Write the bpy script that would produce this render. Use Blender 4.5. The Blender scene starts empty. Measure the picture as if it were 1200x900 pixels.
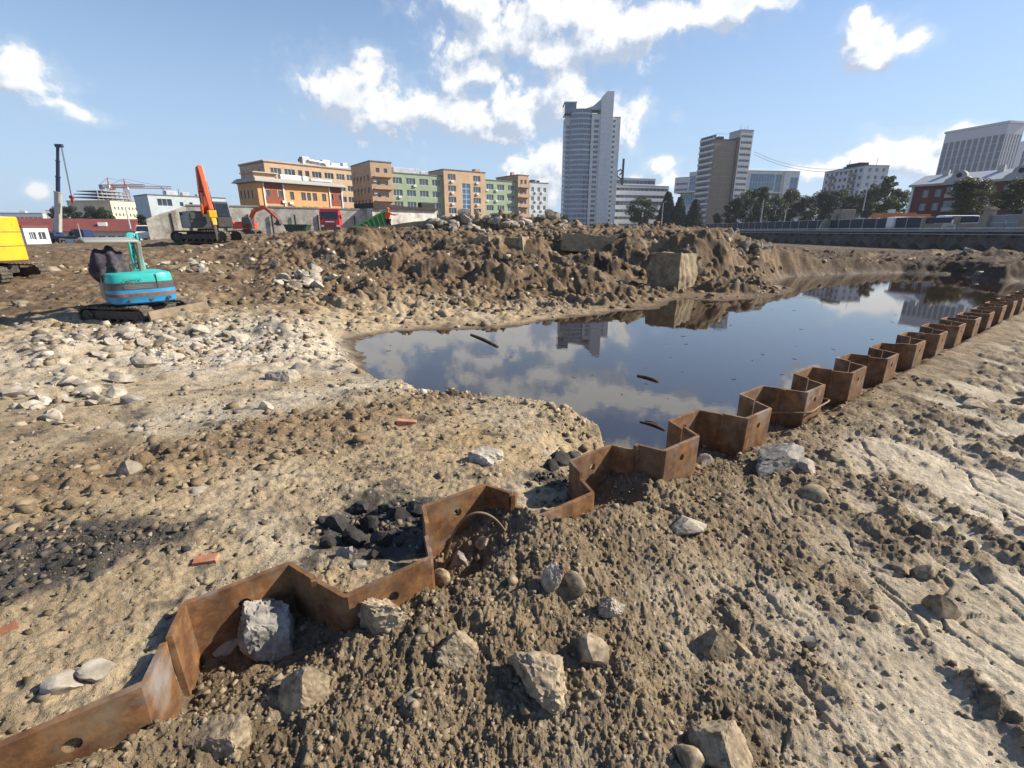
import bpy, bmesh, math, random
import numpy as np
from mathutils import Vector, Matrix, Euler
R = math.radians
rnd = random.Random(7)
scene = bpy.context.scene
COL = scene.collection
# ------------------------------------------------------------------ camera
F, PITCH, CAMZ = 560.0, R(17.8), 1.65
cam_d = bpy.data.cameras.new('camera'); cam = bpy.data.objects.new('camera', cam_d); COL.objects.link(cam)
cam_d.sensor_width = 36.0; cam_d.lens = 36.0 * F / 1200.0
cam_d.clip_start = 0.05; cam_d.clip_end = 9000
cam.location = (0, 0, CAMZ); cam.rotation_euler = (R(90) - PITCH, 0, 0)
scene.camera = cam
CP, SP = math.cos(PITCH), math.sin(PITCH)
def ray(px, py):                      # world direction seen at a pixel of the 1200x900 photograph
    u, v = (px - 600) / F, (py - 450) / F
    return np.array([u, CP - v * SP, -SP - v * CP])
def at_y(px, py, Y):
    d = ray(px, py); return np.array([0, 0, CAMZ]) + d * (Y / d[1])
def at_z(px, py, z):
    d = ray(px, py); return np.array([0, 0, CAMZ]) + d * ((z - CAMZ) / d[2])
# ------------------------------------------------------------------ light
SUN_AZ, SUN_EL = R(80), R(34)
sun_dir = Vector((math.sin(SUN_AZ) * math.cos(SUN_EL), math.cos(SUN_AZ) * math.cos(SUN_EL), math.sin(SUN_EL)))
sl = bpy.data.lights.new('sun', 'SUN'); sl.energy = 5.0; sl.angle = R(0.55); sl.color = (1.0, 0.91, 0.76)
so = bpy.data.objects.new('sun', sl); COL.objects.link(so); so.location = (60, 10, 80)
so.rotation_euler = sun_dir.to_track_quat('Z', 'Y').to_euler()
scene.view_settings.view_transform = 'Standard'; scene.view_settings.look = 'None'
scene.view_settings.exposure = 0.80; scene.view_settings.gamma = 1.0; scene.view_settings.use_curve_mapping = False
scene.cycles.max_bounces = 6; scene.cycles.diffuse_bounces = 2; scene.cycles.glossy_bounces = 3; scene.cycles.transmission_bounces = 4

class NT:                             # small helper to wire node trees
    def __init__(s, tree): s.t = tree; s.t.nodes.clear()
    def n(s, kind, **kw):
        nd = s.t.nodes.new(kind)
        ins = kw.pop('ins', {})
        for k, v in kw.items(): setattr(nd, k, v)
        for k, v in ins.items():
            sk = nd.inputs[k]
            if isinstance(v, bpy.types.NodeSocket): s.t.links.new(v, sk)
            else: sk.default_value = v
        return nd
    def math(s, op, a, b=None, c=None, clamp=False):
        nd = s.t.nodes.new('ShaderNodeMath'); nd.operation = op; nd.use_clamp = clamp
        for i, v in enumerate((a, b, c)):
            if v is None: continue
            if isinstance(v, bpy.types.NodeSocket): s.t.links.new(v, nd.inputs[i])
            else: nd.inputs[i].default_value = v
        return nd.outputs[0]
    def vm(s, op, a, b=None):
        nd = s.t.nodes.new('ShaderNodeVectorMath'); nd.operation = op
        for i, v in enumerate((a, b)):
            if v is None: continue
            if isinstance(v, bpy.types.NodeSocket): s.t.links.new(v, nd.inputs[i])
            else: nd.inputs[i].default_value = v
        return nd.outputs['Value'] if op in ('LENGTH', 'DOT_PRODUCT', 'DISTANCE') else nd.outputs[0]
    def mix(s, fac, a, b, blend='MIX'):
        nd = s.t.nodes.new('ShaderNodeMix'); nd.data_type = 'RGBA'; nd.blend_type = blend
        for k, v in ((0, fac), (6, a), (7, b)):
            if isinstance(v, bpy.types.NodeSocket): s.t.links.new(v, nd.inputs[k])
            else: nd.inputs[k].default_value = (*v, 1) if k and len(v) == 3 else v
        return nd.outputs[2]
    def ramp(s, fac, stops):
        nd = s.t.nodes.new('ShaderNodeValToRGB'); s.t.links.new(fac, nd.inputs[0])
        el = nd.color_ramp.elements
        while len(el) < len(stops): el.new(0.5)
        for e, (p, c) in zip(el, stops): e.position = p; e.color = (*c, 1) if len(c) == 3 else c
        return nd.outputs[0]
    def link(s, a, b): s.t.links.new(a, b)

# clouds: (px, py, rx, ry, weight) - cumulus lobes at their bearing and elevation in the sky
CLOUDS = [(410,112,66,48),(455,135,55,42),(520,135,62,36),(600,135,60,34),(600,40,90,50),(700,40,80,46),(790,22,90,34),(560,85,50,30),(660,95,50,40),(725,140,42,34),(640,200,60,40),(1060,178,60,26),(1030,48,52,26),(20,108,60,36),(25,110,62,38),(80,130,45,12),(8,88,30,24),(38,228,20,9),(400,108,52,32),(435,75,24,30),(440,140,56,30),(500,122,52,30),
 (560,138,50,26),(375,95,36,16),(432,58,18,14),(610,20,82,40),(560,-5,80,36),(690,15,75,32),(760,28,62,30),(830,18,60,32),(880,0,60,18),(560,50,56,34),(650,62,46,30),
 (645,108,50,40),(605,130,46,30),(690,120,46,36),(735,142,30,26),(590,160,50,14),(1030,42,44,25),(1072,42,28,12),(1015,66,30,13),(1020,24,16,11),(640,215,60,26),(620,192,36,10),
 (775,195,22,10),(788,210,22,10),(760,215,40,14),(1050,172,44,18),(1085,185,46,26),(1135,150,34,14),(1015,178,22,10),(1110,215,60,22),(985,190,16,8),
 (1000,-110,120,34),(760,-90,80,30),(300,-100,70,26),(480,-120,90,34),(640,-150,110,40),(880,215,80,12),(950,205,50,12)]
def build_world():
    w = bpy.data.worlds.new('World'); scene.world = w; w.use_nodes = True; w.cycles.sampling_method = 'NONE'
    g = bpy.data.node_groups.new('cloud_field', 'ShaderNodeTree')
    g.interface.new_socket('P', in_out='INPUT', socket_type='NodeSocketVector')
    g.interface.new_socket('Field', in_out='OUTPUT', socket_type='NodeSocketFloat')
    b = NT(g); gi = g.nodes.new('NodeGroupInput'); go = g.nodes.new('NodeGroupOutput')
    P = gi.outputs['P']
    warp = b.n('ShaderNodeTexNoise', ins={'Vector': P, 'Scale': 9.0, 'Detail': 3.0, 'Roughness': 0.55})
    off = b.vm('MULTIPLY', b.vm('SUBTRACT', warp.outputs['Color'], (0.5, 0.5, 0.5)), (0.10, 0.07, 0.0))
    Q = b.vm('ADD', P, off)
    m = None
    for (px, py, rx, ry) in CLOUDS:
        def ae(x, y):
            d = ray(x, y); return math.atan2(d[0], d[1]), math.atan2(d[2], math.hypot(d[0], d[1]))
        a0, e0 = ae(px, py); a1, _ = ae(px + rx, py); _, e1 = ae(px, py - ry)
        ra, re = abs(a1 - a0) + 1e-4, abs(e1 - e0) + 1e-4
        l = b.vm('LENGTH', b.vm('MULTIPLY', b.vm('SUBTRACT', Q, (a0, e0, 0)), (1 / ra, 1 / re, 0)))
        m = l if m is None else b.math('SMOOTH_MIN', m, l, 0.35)
    fine = b.n('ShaderNodeTexNoise', ins={'Vector': P, 'Scale': 15.0, 'Detail': 10.0, 'Roughness': 0.62, 'Distortion': 0.15})
    bil = b.math('ABSOLUTE', b.math('SUBTRACT', b.n('ShaderNodeTexNoise', ins={'Vector': Q, 'Scale': 34.0, 'Detail': 4.0, 'Roughness': 0.5}).outputs['Fac'], 0.5))
    f = b.math('SUBTRACT', 1.12, m)
    f = b.math('ADD', f, b.math('MULTIPLY', b.math('SUBTRACT', fine.outputs['Fac'], 0.54), 2.7))
    f = b.math('SUBTRACT', f, b.math('MULTIPLY', bil, 0.9))
    g.links.new(f, go.inputs['Field'])
    t = NT(w.node_tree)
    out = t.n('ShaderNodeOutputWorld'); bg = t.n('ShaderNodeBackground', ins={'Strength': 0.068})
    sky = t.n('ShaderNodeTexSky', sky_type='NISHITA', sun_disc=False, sun_elevation=SUN_EL, sun_rotation=SUN_AZ,
              altitude=150.0, air_density=1.15, dust_density=0.5, ozone_density=2.6)
    tc = t.n('ShaderNodeTexCoord'); sep = t.n('ShaderNodeSeparateXYZ', ins={0: tc.outputs['Generated']})
    az = t.math('ARCTAN2', sep.outputs['X'], sep.outputs['Y']); el = t.math('ARCSINE', sep.outputs['Z'])
    cb = t.n('ShaderNodeCombineXYZ', ins={'X': az, 'Y': el})
    def field(v):
        nd = w.node_tree.nodes.new('ShaderNodeGroup'); nd.node_tree = g; w.node_tree.links.new(v, nd.inputs[0]); return nd.outputs[0]
    f0 = field(cb.outputs[0]); f1 = field(t.vm('ADD', cb.outputs[0], (0.020, 0.030, 0)))
    dens = t.n('ShaderNodeMapRange', interpolation_type='SMOOTHSTEP', ins={'Value': f0, 'From Min': -0.08, 'From Max': 0.46}).outputs[0]
    lit = t.math('ADD', 0.50, t.math('MULTIPLY', t.math('SUBTRACT', f0, f1), 1.5), clamp=True)
    thick = t.math('MULTIPLY', t.math('SUBTRACT', f0, 0.45), 0.38, clamp=True)
    lit = t.math('SUBTRACT', lit, thick, clamp=True)
    cc = t.ramp(lit, [(0.0, (4.4, 5.1, 6.3)), (0.42, (6.4, 6.9, 7.7)), (0.85, (9.1, 9.1, 8.8))])
    veil = t.n('ShaderNodeMapRange', interpolation_type='SMOOTHSTEP', ins={'Value': f0, 'From Min': -0.55, 'From Max': 0.35, 'To Max': 0.26}).outputs[0]
    dens = t.math('MAXIMUM', dens, veil)
    dens = t.math('MULTIPLY', dens, t.n('ShaderNodeMapRange', ins={'Value': el, 'From Min': -0.01, 'From Max': 0.05}).outputs[0])
    dens = t.math('MULTIPLY', dens, 0.93)
    hz = t.n('ShaderNodeMapRange', ins={'Value': el, 'From Min': 0.0, 'From Max': 0.50, 'To Min': 0.92, 'To Max': 0.0}).outputs[0]
    skyc = t.mix(hz, t.mix(1.0, sky.outputs[0], (.90, 1.02, 1.24), 'MULTIPLY'), (4.4, 6.0, 7.9))
    t.link(t.mix(dens, skyc, cc), bg.inputs['Color']); t.link(bg.outputs[0], out.inputs[0])
build_world()

# ------------------------------------------------------------------ objects and meshes
def tag(o, label=None, cat=None, group=None, kind=None):
    for k, v in (('label', label), ('category', cat), ('group', group), ('kind', kind)):
        if v: o[k] = v
    return o
def empty(name, loc, label, cat, rz=0.0, group=None):
    o = bpy.data.objects.new(name, None); COL.objects.link(o); o.empty_display_size = 0.2
    o.location = tuple(loc); o.rotation_euler = (0, 0, rz)
    return tag(o, label, cat, group)
def link(name, me, parent=None, loc=None, rz=None):
    o = bpy.data.objects.new(name, me); COL.objects.link(o)
    if parent is not None: o.parent = parent
    if loc is not None: o.location = tuple(loc)
    if rz is not None: o.rotation_euler = (0, 0, rz)
    return o
def np_mesh(name, V, Fc, mat=None, smooth=False):
    me = bpy.data.meshes.new(name)
    V = np.asarray(V, np.float32); Fc = np.asarray(Fc, np.int32); k = Fc.shape[1]
    me.vertices.add(len(V)); me.vertices.foreach_set('co', V.ravel())
    me.loops.add(Fc.size); me.loops.foreach_set('vertex_index', Fc.ravel())
    me.polygons.add(len(Fc)); me.polygons.foreach_set('loop_start', np.arange(0, Fc.size, k, dtype=np.int32))
    me.polygons.foreach_set('loop_total', np.full(len(Fc), k, np.int32))
    if smooth: me.polygons.foreach_set('use_smooth', np.ones(len(Fc), bool))
    me.update(calc_edges=True)
    if mat: me.materials.append(mat)
    return me
class MB:                             # collects shapes into ONE mesh
    def __init__(s): s.v = []; s.f = []; s.m = []
    def add(s, vs, fs, mi=0):
        o = len(s.v); s.v += [tuple(p) for p in vs]; s.f += [tuple(i + o for i in f) for f in fs]; s.m += [mi] * len(fs); return s
    def box(s, c, d, rot=None, mi=0, taper=1.0):
        x, y, z = d[0] / 2, d[1] / 2, d[2] / 2
        vs = [Vector((sx * x * (taper if sz > 0 else 1), sy * y * (taper if sz > 0 else 1), sz * z)) for sz in (-1, 1) for sx, sy in ((-1, -1), (1, -1), (1, 1), (-1, 1))]
        if rot is not None:
            M = Euler(rot).to_matrix(); vs = [M @ p for p in vs]
        c = Vector(c)
        return s.add([p + c for p in vs], [(3, 2, 1, 0), (4, 5, 6, 7), (0, 1, 5, 4), (1, 2, 6, 5), (2, 3, 7, 6), (3, 0, 4, 7)], mi)
    def bar(s, a, b, w, h=None, up=(0, 0, 1), mi=0, w2=None, h2=None):     # rectangular bar between two points
        a, b = Vector(a), Vector(b); h = h or w; d = (b - a).normalized(); up = Vector(up)
        if abs(d.dot(up)) > 0.98: up = Vector((1, 0, 0))
        sx = d.cross(up).normalized(); sy = sx.cross(d).normalized(); vs = []
        for p, ww, hh in ((a, w, h), (b, w2 or w, h2 or h)):
            for i, j in ((-1, -1), (1, -1), (1, 1), (-1, 1)): vs.append(p + sx * (i * ww / 2) + sy * (j * hh / 2))
        return s.add(vs, [(3, 2, 1, 0), (4, 5, 6, 7), (0, 1, 5, 4), (1, 2, 6, 5), (2, 3, 7, 6), (3, 0, 4, 7)], mi)
    def cyl(s, a, b, r, r2=None, n=12, mi=0):
        a, b = Vector(a), Vector(b); r2 = r if r2 is None else r2; d = (b - a).normalized()
        sx = d.orthogonal().normalized(); sy = d.cross(sx); vs = []
        for p, rr in ((a, r), (b, r2)):
            for i in range(n):
                t = 2 * math.pi * i / n; vs.append(p + (sx * math.cos(t) + sy * math.sin(t)) * rr)
        fs = [(i, (i + 1) % n, n + (i + 1) % n, n + i) for i in range(n)] + [tuple(range(n - 1, -1, -1)), tuple(range(n, 2 * n))]
        return s.add(vs, fs, mi)
    def tube(s, pts, r, n=8, mi=0):
        pts = [Vector(p) for p in pts]; vs = []; fs = []; prev = None
        for i, p in enumerate(pts):
            d = (pts[min(i + 1, len(pts) - 1)] - pts[max(i - 1, 0)]).normalized()
            sx = (prev - d * prev.dot(d)).normalized() if prev is not None else d.orthogonal().normalized(); prev = sx; sy = d.cross(sx)
            rr = r[i] if isinstance(r, (list, tuple)) else r
            for k in range(n):
                t = 2 * math.pi * k / n; vs.append(p + (sx * math.cos(t) + sy * math.sin(t)) * rr)
        for i in range(len(pts) - 1):
            for k in range(n): fs.append((i * n + k, i * n + (k + 1) % n, (i + 1) * n + (k + 1) % n, (i + 1) * n + k))
        fs += [tuple(range(n - 1, -1, -1)), tuple(range((len(pts) - 1) * n, len(pts) * n))]
        return s.add(vs, fs, mi)
    def prism(s, poly, w, axis='x', off=0.0, mi=0):   # 2-D outline extruded by w along an axis (outline in the other two)
        def P(a, b, c): return {'x': (c, a, b), 'y': (a, c, b), 'z': (a, b, c)}[axis]
        n = len(poly); vs = [P(a, b, off - w / 2) for a, b in poly] + [P(a, b, off + w / 2) for a, b in poly]
        fs = [(i, (i + 1) % n, n + (i + 1) % n, n + i) for i in range(n)] + [tuple(range(n - 1, -1, -1)), tuple(range(n, 2 * n))]
        return s.add(vs, fs, mi)
    def xf(s, M, i0=0):
        for i in range(i0, len(s.v)): s.v[i] = tuple(M @ Vector(s.v[i]))
        return s
    def mesh(s, name, mats, bevel=0.0, smooth=False, seg=2):
        me = bpy.data.meshes.new(name); me.from_pydata([tuple(p) for p in s.v], [], s.f)
        for m in (mats if isinstance(mats, (list, tuple)) else [mats]): me.materials.append(m)
        me.polygons.foreach_set('material_index', s.m)
        bm = bmesh.new(); bm.from_mesh(me); bmesh.ops.recalc_face_normals(bm, faces=bm.faces)
        if bevel: bmesh.ops.bevel(bm, geom=[e for e in bm.edges if len(e.link_faces) == 2 and e.calc_face_angle(0) > 0.5], offset=bevel, segments=seg, affect='EDGES', profile=0.5, clamp_overlap=True)
        bm.to_mesh(me); bm.free()
        if smooth:
            me.polygons.foreach_set('use_smooth', [True] * len(me.polygons)); me.set_sharp_from_angle(angle=R(38))
        me.update(); return me
    def build(s, name, mats, parent=None, loc=None, rz=None, bevel=0.0, smooth=False, seg=2):
        return link(name, s.mesh(name, mats, bevel, smooth, seg), parent, loc, rz)
def dup(o, parent=None):              # a thing with copies of its parts and sub-parts
    c = o.copy(); COL.objects.link(c)
    if parent is not None: c.parent = parent
    for ch in list(o.children): dup(ch, c)
    return c

# ------------------------------------------------------------------ noise
def _h(ix, iy, seed):
    a = ix.astype(np.int64).astype(np.uint32) * np.uint32(374761393) + iy.astype(np.int64).astype(np.uint32) * np.uint32(668265263) + np.uint32((seed * 2246822519) & 0xffffffff)
    a = (a ^ (a >> np.uint32(13))) * np.uint32(1274126177); a = a ^ (a >> np.uint32(16))
    return (a & np.uint32(0xffffff)).astype(np.float32) / np.float32(0xffffff)
def vnoise(x, y, seed=0):             # gradient noise in about [-1, 1]
    x = np.asarray(x, np.float64); y = np.asarray(y, np.float64)
    ix, iy = np.floor(x), np.floor(y); fx, fy = (x - ix).astype(np.float32), (y - iy).astype(np.float32)
    ux, uy = fx * fx * fx * (fx * (fx * 6 - 15) + 10), fy * fy * fy * (fy * (fy * 6 - 15) + 10)
    def g(dx, dy):
        t = _h(ix + dx, iy + dy, seed) * np.float32(6.2831853); return np.cos(t) * (fx - dx) + np.sin(t) * (fy - dy)
    a, b, c, d = g(0, 0), g(1, 0), g(0, 1), g(1, 1)
    return (a + (b - a) * ux + (c - a) * uy + (a - b - c + d) * ux * uy) * 1.5
def fbm(x, y, oct=4, seed=0, gain=0.5, ridge=False):
    s = 0; a = 1.0; t = 0
    for i in range(oct):
        v = vnoise(x * 2.03 ** i + 17.3 * i, y * 2.03 ** i - 9.1 * i, seed + i)
        s = s + a * ((1 - 2 * np.abs(v)) if ridge else v); t += a; a *= gain
    return s / t
def clods(x, y, size, seed, fill=0.6, rmin=0.28, rmax=0.62):   # rounded lumps: height field in units of size
    x = x / size; y = y / size; ix, iy = np.floor(x), np.floor(y); best = np.zeros(x.shape, np.float32)
    for dx in (-1, 0, 1):
        for dy in (-1, 0, 1):
            cx, cy = ix + dx, iy + dy
            px, py = cx + _h(cx, cy, seed), cy + _h(cx, cy, seed + 1)
            r = rmin + (rmax - rmin) * _h(cx, cy, seed + 2) ** 2
            an = _h(cx, cy, seed + 4) * 3.1416; ex, ey = x - px, y - py
            qx = ex * np.cos(an) + ey * np.sin(an); qy = (ey * np.cos(an) - ex * np.sin(an)) * 1.35
            d2 = (qx * qx + qy * qy) / (r * r)
            h = np.where((_h(cx, cy, seed + 3) < fill) & (d2 < 1), r * np.sqrt(np.maximum(0, 1 - d2)), 0).astype(np.float32)
            best = np.maximum(best, h)
    return best
def cells(x, y, seed):                # F2 - F1 of jittered cells (0 on the cracks)
    ix, iy = np.floor(x), np.floor(y); f1 = np.full(x.shape, 9.0); f2 = np.full(x.shape, 9.0)
    for dx in (-1, 0, 1):
        for dy in (-1, 0, 1):
            cx, cy = ix + dx, iy + dy
            d = np.hypot(x - cx - _h(cx, cy, seed), y - cy - _h(cx, cy, seed + 1))
            f2 = np.minimum(f2, np.maximum(f1, d)); f1 = np.minimum(f1, d)
    return f2 - f1
def sstep(a, b, x): t = np.clip((x - a) / (b - a), 0, 1); return t * t * (3 - 2 * t)
# ------------------------------------------------------------------ materials
MATS = {}
def mat(name, col, rough=0.8, metal=0.0, var=0.15, scale=3.0, bump=0.0, bscale=20.0, col2=None, c2lo=0.5, c2hi=0.6, spec=0.5, detail=5.0, streak=False, dirt=None, dlo=0.5, dhi=0.75, coat=0.0):
    m = bpy.data.materials.new(name); m.use_nodes = True; t = NT(m.node_tree)
    out = t.n('ShaderNodeOutputMaterial'); p = t.n('ShaderNodeBsdfPrincipled'); t.link(p.outputs[0], out.inputs[0])
    tc = t.n('ShaderNodeTexCoord').outputs['Object']
    if streak: tc = t.vm('MULTIPLY', tc, (1.0, 1.0, 0.12))
    nz = t.n('ShaderNodeTexNoise', ins={'Vector': tc, 'Scale': scale, 'Detail': detail, 'Roughness': 0.6})
    lo, hi = [c * (1 - var) for c in col], [min(1, c * (1 + var)) for c in col]
    c = t.ramp(nz.outputs['Fac'], [(0.3, lo), (0.7, hi)])
    if col2: 
        n2 = t.n('ShaderNodeTexNoise', ins={'Vector': t.vm('ADD', tc, (7.1, 3.3, 1.9)), 'Scale': scale * 0.6, 'Detail': 8.0, 'Roughness': 0.65})
        c = t.mix(t.ramp(n2.outputs['Fac'], [(c2lo, (0, 0, 0)), (c2hi, (1, 1, 1))]), c, col2)
    if dirt:
        n3 = t.n('ShaderNodeTexNoise', ins={'Vector': t.vm('ADD', tc, (1.7, 13.3, 4.9)), 'Scale': scale * 1.9, 'Detail': 9.0, 'Roughness': 0.7})
        c = t.mix(t.ramp(n3.outputs['Fac'], [(dlo, (0, 0, 0)), (dhi, (1, 1, 1))]), c, dirt)
    t.link(c, p.inputs['Base Color'])
    p.inputs['Roughness'].default_value = rough; p.inputs['Metallic'].default_value = metal; p.inputs['Specular IOR Level'].default_value = spec
    p.inputs['Coat Weight'].default_value = coat
    if bump:
        nb = t.n('ShaderNodeTexNoise', ins={'Vector': tc, 'Scale': bscale, 'Detail': 6.0, 'Roughness': 0.65})
        b = t.n('ShaderNodeBump', ins={'Strength': bump, 'Distance': 1.0 / bscale, 'Height': nb.outputs['Fac']}); t.link(b.outputs[0], p.inputs['Normal'])
    MATS[name] = m; return m
def glass(name, col, rough=0.06, spec=0.9):
    m = mat(name, col, rough, 0.0, 0.35, 0.22, detail=2.0, spec=spec); return m
# ------------------------------------------------------------------ ground
WZ = -0.80                                            # pond level
TDIR = np.array([0.799, 0.601]); NDIR = np.array([0.601, -0.799]); PO = np.array([-0.450, 1.858]); PILE_TOP = 0.309
def tn(x, y): return (x - PO[0]) * TDIR[0] + (y - PO[1]) * TDIR[1], (x - PO[0]) * NDIR[0] + (y - PO[1]) * NDIR[1]
def wxy(t, n): return PO[0] + t * TDIR[0] + n * NDIR[0], PO[1] + t * TDIR[1] + n * NDIR[1]
def pile_n(t):                                        # offset of the corrugated steel line
    return np.interp(np.mod(t + 0.36, 1.0), [0, 0.36, 0.50, 0.86, 1.0], [0.17, 0.17, -0.17, -0.17, 0.17])
# control points of the pond side: pixel + distance, pixel + level, or position along the steel line
CY = [(-120,335,18),(-60,300,34),(60,300,27),(60,288,45),(0,330,18.5),(100,320,19),(150,300,27),(150,288,40),(200,330,15.5),(200,312,20),(215,285,33),(270,285,33),(250,291,29),(300,280,34),(300,300,25),(300,320,19.5),(300,345,15),
 (350,276,37),(350,296,26),(350,330,18),(350,360,13.2),(400,281,31),(400,308,22),(400,340,16.2),(400,370,12.6),(450,274,32),(450,300,23.5),(450,330,18.5),(450,360,14.8),(450,380,12.7),
 (500,274,29),(500,288,26),(500,312,21),(500,340,17.3),(500,372,13.6),(550,276,29),(550,300,23.5),(550,330,18.8),(550,365,14.4),(600,272,29),(600,290,26),(600,320,21),(600,350,17.0),(600,372,13.8),
 (650,271,30),(650,290,26),(650,320,21.5),(650,352,17.2),(700,270,30),(700,300,25),(700,330,21),(700,350,17.6),(750,268,30),(750,290,26.5),(750,330,22),(750,348,18),(800,269,29),(800,300,24.5),(800,332,22.5),
 (850,270,29),(850,300,26),(850,326,23.5),(880,288,31),(900,305,37),(930,312,37),(950,300,46),(950,293,58),(1050,302,45),(1050,294,63),(1150,303,44),(1200,312,34),(1200,296,60),(1160,303,31),
 (300,274,62),(400,273,62),(500,269,55),(650,266,70),(750,268,80),(100,287,70),(0,287,80),(-200,286,80),(30,287,112),(-150,287,112),(170,281,80),(880,289.5,75),(862,288,105),(900,290,92),(950,291.5,85),(1000,292.5,78),(850,284,60),(-300,330,20),(-300,400,11)]
CZ = [(50,800,.27),(0,720,.25),(150,700,.24),(300,620,.20),(420,610,.10),(450,555,.14),(560,525,.06),(600,512,.0),(650,505,-.05),(690,495,-.08),(0,600,.12),(100,550,.06),(200,500,-.03),(0,500,-.03),(100,450,-.17),(250,450,-.14),
 (350,480,-.08),(450,475,-.15),(520,480,-.12),(300,400,-.32),(390,430,-.33),(405,385,-.45),(150,378,-.38),(0,400,-.30),(0,350,-.36),(-200,500,0),(-200,700,.2)]
CW = [(-2,-.5,.27),(-1,-.5,.24),(0,-.5,.14),(.6,-.6,.12),(1.2,-.5,.08),(1.6,-.5,-.05),(1.9,-.6,-.35),(-2.5,.8,.2),(0,.8,.2),(1.5,.8,-.1),(-3.5,-.3,.25)]
cps = [at_y(a, b, c) for a, b, c in CY] + [at_z(a, b, c) for a, b, c in CZ] + [np.array([*wxy(t, n), z]) for t, n, z in CW]
for a in np.linspace(-2.9, 3.0, 16):
    for r, z in ((150, 1.9), (420, 3.5), (1500, 3.5)): 
        if abs(a) < 0.95: cps.append(np.array([r * math.sin(a), r * math.cos(a), z if a > -.5 else z - 2.2]))
for a in (1.3, 1.8, 2.4, 3.1, -1.3, -1.8, -2.4): cps += [np.array([r * math.sin(a), r * math.cos(a), z]) for r, z in ((4, .1), (25, 0), (150, 0.8), (1500, 3))]
cps = np.array(cps)
def lp(x, y):
    r = np.maximum(np.hypot(x, y), 0.4); return np.log(r) * 1.0, np.arctan2(x, y)
_cu, _cv = lp(cps[:, 0], cps[:, 1])
def _phi(du, dv): return np.sqrt(du * du + dv * dv + 0.0006)
_A = _phi(_cu[:, None] - _cu[None], _cv[:, None] - _cv[None]); _n = len(cps)
_M = np.zeros((_n + 1, _n + 1)); _M[:_n, :_n] = _A + np.eye(_n) * 0.004 * -1; _M[:_n, _n] = 1; _M[_n, :_n] = 1
_W = np.linalg.solve(_M, np.append(cps[:, 2], 0))
def rbf(x, y):
    u, v = lp(x, y); s = np.full(u.shape, _W[_n])
    for i in range(_n): s += _W[i] * _phi(u - _cu[i], v - _cv[i])
    return s
# the pond outline (near banks at the height of their crest, far banks at water level)
def _bank(px, py, z): p = at_z(px, py, z); return (p[0], p[1])
near = [(416,398,WZ),(424,412,WZ+.05),(445,430,-.55),(470,447,-.38),(492,462,-.30),(530,466,-.30),(575,470,-.28),(620,476,-.25),(660,482,-.2),(690,494,-.16)]
far = [(1420,332,WZ),(1180,330,WZ),(1150,328,WZ),(1120,322,WZ),(1060,320,WZ),(980,322,WZ),(925,325,WZ),(905,331,WZ),(934,340,WZ),(905,348,WZ),(850,353,WZ),(815,352,WZ),(800,350,WZ),(770,362,WZ),(727,365,WZ),(683,372,WZ),(640,376,WZ),(597,384,WZ),(545,386,WZ),(500,388,WZ),(455,390,WZ),(430,394,WZ)]
POND = [_bank(*p) for p in near] + [wxy(1.75, -.3), wxy(1.9, 1.0), wxy(60, 1.0)] + [_bank(*p) for p in far]
POND = np.array(POND)
def pond_sd(x, y):                                    # signed distance, negative over the water
    d = np.full(x.shape, 1e9); ins = np.zeros(x.shape, bool); n = len(POND)
    for i in range(n):
        ax, ay = POND[i]; bx, by = POND[(i + 1) % n]; ex, ey = bx - ax, by - ay
        t = np.clip(((x - ax) * ex + (y - ay) * ey) / (ex * ex + ey * ey), 0, 1)
        d = np.minimum(d, (x - ax - t * ex) ** 2 + (y - ay - t * ey) ** 2)
        c = ((ay > y) != (by > y)) & (x < ex * (y - ay) / (ey if abs(ey) > 1e-9 else 1e-9) + ax); ins ^= c
    d = np.sqrt(d); return np.where(ins, -d, d)
# heaps and hollows: (px, py, distance of the foot, radius across, radius in depth, height)
HEAPS = [(395,300,24,2.6,1.8,.95),(470,312,21,1.6,1.0,.8),(520,322,19.5,1.2,.9,.7),(585,330,18.8,1.3,.9,.8),(640,330,19.5,1.5,1.0,.55),(690,335,19.5,1.4,.9,.6),(440,300,25,1.6,1.1,1.0),(740,300,25,1.4,1.0,.8),(690,305,24,1.2,.8,.5),(750,322,22,.9,.7,-.4),(600,325,21,.8,.6,-.35),(540,305,24,.8,.6,-.45),
 (560,300,24,1.5,1.0,.7),(620,300,24.5,1.6,1.0,.6),(525,274,32.2,2.2,.9,.42),(565,274,32.2,2.4,.9,.5),(605,274,32.2,2.4,.9,.5),(645,274,32.2,2.2,.8,.42),(812,300,24.6,2.0,1.5,1.1),(842,306,25,1.3,1.2,.8),(845,338,20.4,1.2,.7,.5),(1165,312,34,3.2,2.0,.9),(330,320,20,1.2,.9,.45),(255,300,25,1.3,1.0,-1.0),(272,306,23.5,.9,1.0,-.9),
 (330,415,10.2,.5,.4,.22),(215,395,11.4,.9,.5,.2),(90,460,7.4,1.0,.5,.18),(430,520,5.1,.45,.3,.10),(1000,300,45,6,1.2,.3),(1100,297,52,8,1.2,.35),(940,305,40,3,1.0,.3),(505,298,25,.9,.7,-.5),(720,315,22.8,.7,.6,.5),(660,300,25,1.0,.6,-.4)]
HP = [(*at_y(a, b, c)[:2], rx, ry, h) for a, b, c, rx, ry, h in HEAPS]
_b0, _b1 = at_z(40, 590, .05)[:2], at_z(430, 490, -.12)[:2]; _bd = (_b1 - _b0) / np.linalg.norm(_b1 - _b0)
def band(x, y): return (x - _b0[0]) * _bd[0] + (y - _b0[1]) * _bd[1], (x - _b0[0]) * -_bd[1] + (y - _b0[1]) * _bd[0] + .25 * vnoise(x / .9, y / .9, 26)
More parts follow.
